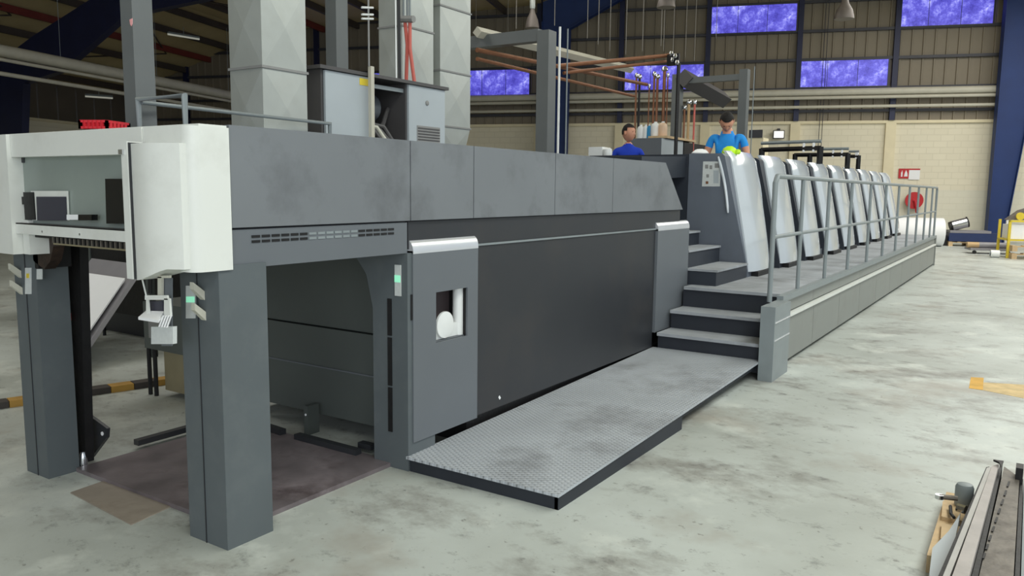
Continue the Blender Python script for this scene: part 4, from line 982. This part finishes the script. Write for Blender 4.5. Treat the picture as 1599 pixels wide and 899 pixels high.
# yellow rack
sE, tE = toB(at(1571, 403, 2, 0))
o = thing('yellow_rack', B(sE, tE, 0), 'yellow steel rack of the goods stand cut by the right edge', 'rack')
for ds in (0, 1.5): 
    for dt in (0, .8): put('upright', bbox(sE+ds, sE+ds+.06, tE+dt, tE+dt+.06, 0, 1.0), 'yellow', o)
put('shelf', bbox(sE, sE+1.56, tE, tE+.86, .46, .5), 'yellow', o); put('rail', bbox(sE, sE+1.56, tE, tE+.05, .95, 1.0), 'yellow', o)
o = put('packed_paper', bbox(sE+.08, sE+1.45, tE+.06, tE+.75, .505, .88), 'paper', bevel=.01); setp(o, 'white packed block on the yellow rack shelf', 'package')
pallet('raw wooden pallet stack at the foot of the yellow rack', sE+.05, sE+1.45, tE-.25, tE-.02, .0); pallet('upper wooden pallet in the stack at the yellow rack', sE+.05, sE+1.45, tE-.25, tE-.02, .2)
o = thing('clamp_assembly', B(sE+.1, tE+.1, 1.0), 'dark machine part with yellow discs lying on top of the yellow rack', 'machine part')
put('part_body', prism([B(sE+.05, tE+.2, 1.0), B(sE+1.4, tE+.2, 1.0), B(sE+1.4, tE+.2, 1.35), B(sE+.75, tE+.2, 1.4), B(sE+.35, tE+.2, 1.25)], WN*.4), 'grimy', o, bevel=.03)
for j in (.3, .75): put('yellow_disc', bl_disc(sE+j, tE+.15, tE+.2, 1.1, .1), 'yellow', o)
for j in (.55, .65, .76): put('pin', tube([B(sE+j, tE+.4, 1.3), B(sE+j, tE+.4, 1.5)], .02, None, 6), 'black', o)
roll('small white roll on the floor under the wooden pallets at right edge', (B(sE+.5, tE-.4, .13).x, B(sE+.5, tE-.4, .13).y, .13), .13, .9, BA)

# ================================================================ MACHINE PART ON PALLET, LOWER RIGHT
MP = thing('roller_assembly', (0.0, 4.3, 0), 'grimy long roller bed lying aslant on a pallet in the lower right corner', 'machine part')
zt = .30
def az(x, y, z): return at(x, y, 2, z)
# top long faces: ridge lines from the far end (1557,722) toward the lower left (1470,899)
def strip(p0, p1, p2, p3, z0, z1, nm, m_, b=.004, lab=None):
    pts = [az(*p0, z1), az(*p1, z1), az(*p2, z1), az(*p3, z1)]
    return put(nm, prism([Vector((p.x, p.y, z0)) for p in pts], (0, 0, z1-z0)), m_, MP, bevel=b)
strip((1540, 729), (1545, 728), (1470, 910), (1460, 910), .12, .26, 'black_rail', 'black')
strip((1541, 730), (1549, 728), (1478, 912), (1467, 912), .14, .29, 'left_rail', mat('pale_rail_paint', (176, 174, 170), .45, .1, .08, 9))
strip((1549, 727), (1560, 724), (1510, 912), (1482, 912), .10, .30, 'flat_bar', mat('worn_flat_bar', (168, 162, 158), .45, .2, .1, 9, .1, 40))
strip((1562, 722), (1566, 722), (1524, 912), (1514, 912), .10, .27, 'inner_groove', 'black')
strip((1568, 728), (1592, 745), (1582, 912), (1526, 912), .06, .25, 'bed_plate', 'grimy')
strip((1593, 745), (1598, 748), (1592, 912), (1584, 912), .06, .23, 'right_rail', 'black')
strip((1599, 750), (1625, 760), (1625, 915), (1594, 912), .0, .2, 'side_channel', 'rail')
for i in range(9):
    u = i/8; x = 1576-38*u; y = 752+112*u
    a_, b_ = az(x, y, .253), az(x-3.0, y+8, .253); d = (b_-a_); n_ = Vector((-d.y, d.x, 0)).normalized()*.004
    put('slot', prism([a_-n_, b_-n_, b_+n_, a_+n_], (0, 0, .003)), 'black', MP)
a_ = az(1500, 770, .2); put('bearing_drum', lathe((az(1504, 790, .1).x, az(1504, 790, .1).y, .1), [(.036, 0), (.042, .01), (.042, .10), (.035, .115), (.02, .12)], 18), 'rail', MP, smooth=True)
put('lever_arm', tube([az(1467, 775, .2), az(1495, 778, .2)], .013, None, 8), 'grimy', MP, smooth=True)
put('lever_eye', lathe(az(1467, 775, .2)-Vector((0, 0, .01)), [(.02, 0), (.02, .02)], 14), 'chrome', MP, smooth=True)
a_ = az(1495, 792, .15); put('coil_spring', tube([a_, az(1508, 796, .15)], .022, None, 8), 'chrome', MP, smooth=True)
put('hook', tube([az(1484, 790, .12), az(1485, 802, .12), az(1490, 808, .12)], .008, None, 6), 'black', MP)
put('end_bracket', box(az(1585, 745, .25).x, az(1597, 745, .25).x, az(1585, 748, .25).y, az(1585, 740, .25).y, .05, .31), 'black', MP, bevel=.01)
put('end_cap', prism([az(1551, 720, .31), az(1567, 722, .31), az(1563, 731, .31), az(1560, 724, .31)], (0, 0, .01)), 'black', MP)
put('lower_housing', prism([az(1482, 828, .13), az(1500, 800, .13), az(1478, 905, .13), az(1450, 905, .13), az(1456, 855, .13)], (0, 0, -.1)), 'cabin', MP, bevel=.01)
o = thing('pallet', (az(1478, 850, .0).x, 4.2, 0), 'raw wooden pallet under the grimy roller bed, lower right corner', 'pallet')
a_, b_ = az(1472, 779, .1), az(1465, 905, .1)
for k in range(4): put('board', prism([az(1472-k*1.5+0, 782+k*34, .1), az(1620, 812+k*34, .1), az(1620, 838+k*34, .1), az(1470-k*1.5, 806+k*34, .1)], (0, 0, -.02)), 'wood', o)
for k in range(3):
    c0_ = az(1476+k*55, 790+k*8, .0); put('bearer', box(c0_.x, c0_.x+.09, c0_.y-.9, c0_.y, 0, .08), 'wood', o)

# ================================================================ PEOPLE
def person(name, base, H, yaw, shirt, label, lean, headpitch, headyaw, armsl, armsr):
    """base: feet point; body faces local -Y before yaw"""
    k = H/1.75
    def J(x, y, z): return Vector((x*k, y*k, z*k))
    pel, belly, chest = J(0, 0, .95), J(0, -.0-lean*.3, 1.13), J(0, -lean*.7, 1.32)
    neck0, neck1 = J(0, -lean-.0, 1.47), J(0, -lean*1.15-.015, 1.545)
    V_ = [pel, belly, chest, neck0, neck1]; E = [(0, 1), (1, 2), (2, 3), (3, 4)]; R = [.15, .135, .155, .075, .056]
    def chain(start, pts, rs):
        prev = start
        for p_, r_ in zip(pts, rs): V_.append(J(*p_)); R.append(r_); E.append((prev, len(V_)-1)); prev = len(V_)-1
        return prev
    for sg in (1, -1):
        chain(0, [(.095*sg, 0, .86), (.1*sg, -.02, .5), (.1*sg, .02, .1), (.1*sg, -.02, .045), (.105*sg, -.15, .035)], [.1, .062, .045, .045, .035])
        sh = chain(2, [(.185*sg, -lean*.85, 1.405)], [.06])
        arm = armsl if sg > 0 else armsr
        e_ = chain(sh, arm, [.05, .042, .03, .026])
    me = bpy.data.meshes.new('tmp'); me.from_pydata([tuple(q) for q in V_], E, []); ob = bpy.data.objects.new('tmp', me); COL.objects.link(ob)
    sk = ob.modifiers.new('s', 'SKIN'); 
    for i, v_ in enumerate(me.skin_vertices[0].data): v_.radius = (R[i]*k, R[i]*k*(.72 if i < 4 else 1)); v_.use_root = (i == 0)
    sk.use_smooth_shade = True; sb = ob.modifiers.new('b', 'SUBSURF'); sb.levels = 2; sb.render_levels = 2
    dg = bpy.context.evaluated_depsgraph_get(); ev = ob.evaluated_get(dg); bm = nb(); bm.from_mesh(ev.to_mesh()); ev.to_mesh_clear()
    bpy.data.objects.remove(ob)
    # head: shaped sphere
    hc = neck1+J(0, -.02-.07*math.sin(headpitch), .115-.09*math.sin(headpitch))
    hm = nb(); bmesh.ops.create_uvsphere(hm, u_segments=28, v_segments=20, radius=1)
    for v_ in hm.verts:
        x, y, z = v_.co; f_ = -y
        X_ = x*.084; Y_ = y*.104; Z_ = z*.125
        if z < 0: X_ *= 1-.32*(-z)**1.4; Y_ = Y_*(1-.12*(-z)) - (.012 if f_ > .2 else 0)*(-z)
        if f_ > .55:
            Y_ += .006*math.exp(-((z-.12)/.12)**2)*(1 if abs(abs(x)-.38) < .22 else 0)      # eye sockets
            Y_ -= .024*math.exp(-(x/.17)**2)*math.exp(-((z+.12)/.16)**2)                        # nose
            Y_ -= .008*math.exp(-(x/.3)**2)*math.exp(-((z+.47)/.09)**2)                         # lips
            Y_ -= .006*math.exp(-((z-.32)/.1)**2)*(1 if abs(x) < .65 else 0)                    # brow
            Y_ -= .008*math.exp(-(x/.3)**2)*math.exp(-((z+.8)/.12)**2)                          # chin
        v_.co = Vector((X_, Y_, Z_))*k
    for sg in (1, -1):
        r_ = bmesh.ops.create_uvsphere(hm, u_segments=10, v_segments=8, radius=1)
        for v_ in r_['verts']: v_.co = Vector((sg*.085+v_.co.x*.01, .008+v_.co.y*.02, -.005+v_.co.z*.033))*k
    rot = Matrix.Rotation(headyaw, 3, 'Z') @ Matrix.Rotation(headpitch, 3, 'X')
    for v_ in hm.verts: v_.co = rot @ v_.co + hc
    tmp = bpy.data.meshes.new('t'); hm.to_mesh(tmp); hm.free()
    nbody = len(bm.faces); bm.from_mesh(tmp)
    # hands
    for sg, arm in ((1, armsl), (-1, armsr)):
        w_ = J(*arm[-1]); d_ = (J(*arm[-1])-J(*arm[-2])).normalized(); side = Vector((0, 1, 0)) if abs(d_.z) > .6 else Vector((1, 0, 0)); up_ = d_.cross(side).normalized(); side = up_.cross(d_).normalized()
        lens = (.062, .072, .068, .052)
        for fi in range(4):
            o_ = w_+d_*.035+side*(.021-.014*fi)
            tube([o_, o_+d_*lens[fi]*.5, o_+d_*lens[fi]*.8+up_*.018, o_+d_*lens[fi]*.9+up_*.035], [.009, .0085, .008, .006], bm, 8)
        o_ = w_+d_*.0+side*.022; tube([o_, o_+side*.028+d_*.02, o_+side*.035+d_*.05], [.011, .01, .008], bm, 8)
    bm.faces.ensure_lookup_table()
    body = bm
    c_, s_ = math.cos(yaw), math.sin(yaw)
    ms = ['skin', shirt, 'trouser', 'black']
    for f_ in bm.faces:
        p_ = f_.calc_center_median(); z = p_.z/k; mi = 1
        dh = (p_-hc).length
        for arm in (armsl, armsr):
            a0, a1 = J(*arm[0]), J(*arm[1]); s0_ = J(.185*(1 if arm[0][0] > 0 else -1), -lean*.85, 1.405)
            ab = a0-s0_; t_ = (p_-s0_).dot(ab)/ab.length_squared
            if .75 < t_ < 1.6 and (p_-(s0_+ab*t_)).length < .085*k: arm_skin = True; break
        else: arm_skin = False
        if z > 1.485 or dh < .15*k: mi = 0 if (z > 1.5 or dh < .15*k) else 1
        elif z < .07: mi = 3
        elif z < .95 and abs(p_.x) < .19*k and f_.index < nbody and z < .93: mi = 2
        if arm_skin: mi = 0
        # forearms and hands
        for arm in (armsl, armsr):
            el, wr = J(*arm[1]), J(*arm[-1]); sh_ = J(*arm[0]); mid = sh_.lerp(el, .75)
            ab = wr-el; t_ = max(0, min(1.35, (p_-el).dot(ab)/ab.length_squared)); 
            if (p_-(el+ab*t_)).length < .06*k and (p_-mid).length > .0 and (p_-sh_).length > (wr-sh_).length*.0+.10*k: mi = 0
        f_.material_index = mi; f_.smooth = True
    # collar keeps skin only at neck
    o = thing(name, base, label, 'person')
    Rz = Matrix.Rotation(yaw, 3, 'Z')
    for v_ in bm.verts: v_.co = Rz @ v_.co + Vector(base)
    put('body', bm, ms, o, smooth=True)
    # hair cap
    hb = nb(); bmesh.ops.create_uvsphere(hb, u_segments=24, v_segments=16, radius=1)
    kill = [v_ for v_ in hb.verts if v_.co.z < (-.35 if v_.co.y > .1 else (.42 if v_.co.y < -.35 else .12))]
    bmesh.ops.delete(hb, geom=kill, context='VERTS')
    for v_ in hb.verts:
        x, y, z = v_.co; g_ = 1+random.uniform(-.015, .03); v_.co = Vector((x*.09*g_, y*.11*g_, z*.135*g_+.004))*k
    for v_ in hb.verts: v_.co = Rz @ (rot @ v_.co + hc) + Vector(base)
    put('hair', hb, 'hair', o, smooth=True)
    # eyes and mouth
    for sg in (1, -1):
        q = Vector((sg*.032, -.096, .014))*k
        e_ = nb(); bmesh.ops.create_uvsphere(e_, u_segments=8, v_segments=6, radius=.006*k)
        for v_ in e_.verts: v_.co = Rz @ (rot @ (v_.co+q) + hc) + Vector(base)
        put('eye', e_, 'black', o)
    return o
# man 1: profile, looks right
m1 = at(981, 225, 1, 10.9)
zf = .862
armdn_l = [(.24, .0, 1.2), (.27, -.02, 1.12), (.25, -.16, 1.0), (.22, -.24, .96)]
armdn_r = [(-.24, .0, 1.2), (-.27, -.02, 1.12), (-.25, -.16, 1.0), (-.22, -.24, .96)]
person('person', (m1.x, 10.9, zf), 1.72, math.radians(28), 'royal', 'man in a royal blue t-shirt behind the press, face turned right', .02, .0, math.radians(52), armdn_l, armdn_r)
m2 = at(1136, 225, 1, 10.05)
al = [(.235, -.06, 1.24), (.26, -.1, 1.14), (.22, -.26, 1.1), (.19, -.33, 1.1)]
ar = [(-.235, -.06, 1.24), (-.26, -.1, 1.14), (-.22, -.26, 1.1), (-.19, -.33, 1.1)]
person('person', (m2.x, 10.05, .942), 1.74, math.radians(12), 'sky', 'man in a sky blue t-shirt bending his head over the first unit', .08, math.radians(52), math.radians(8), al, ar)
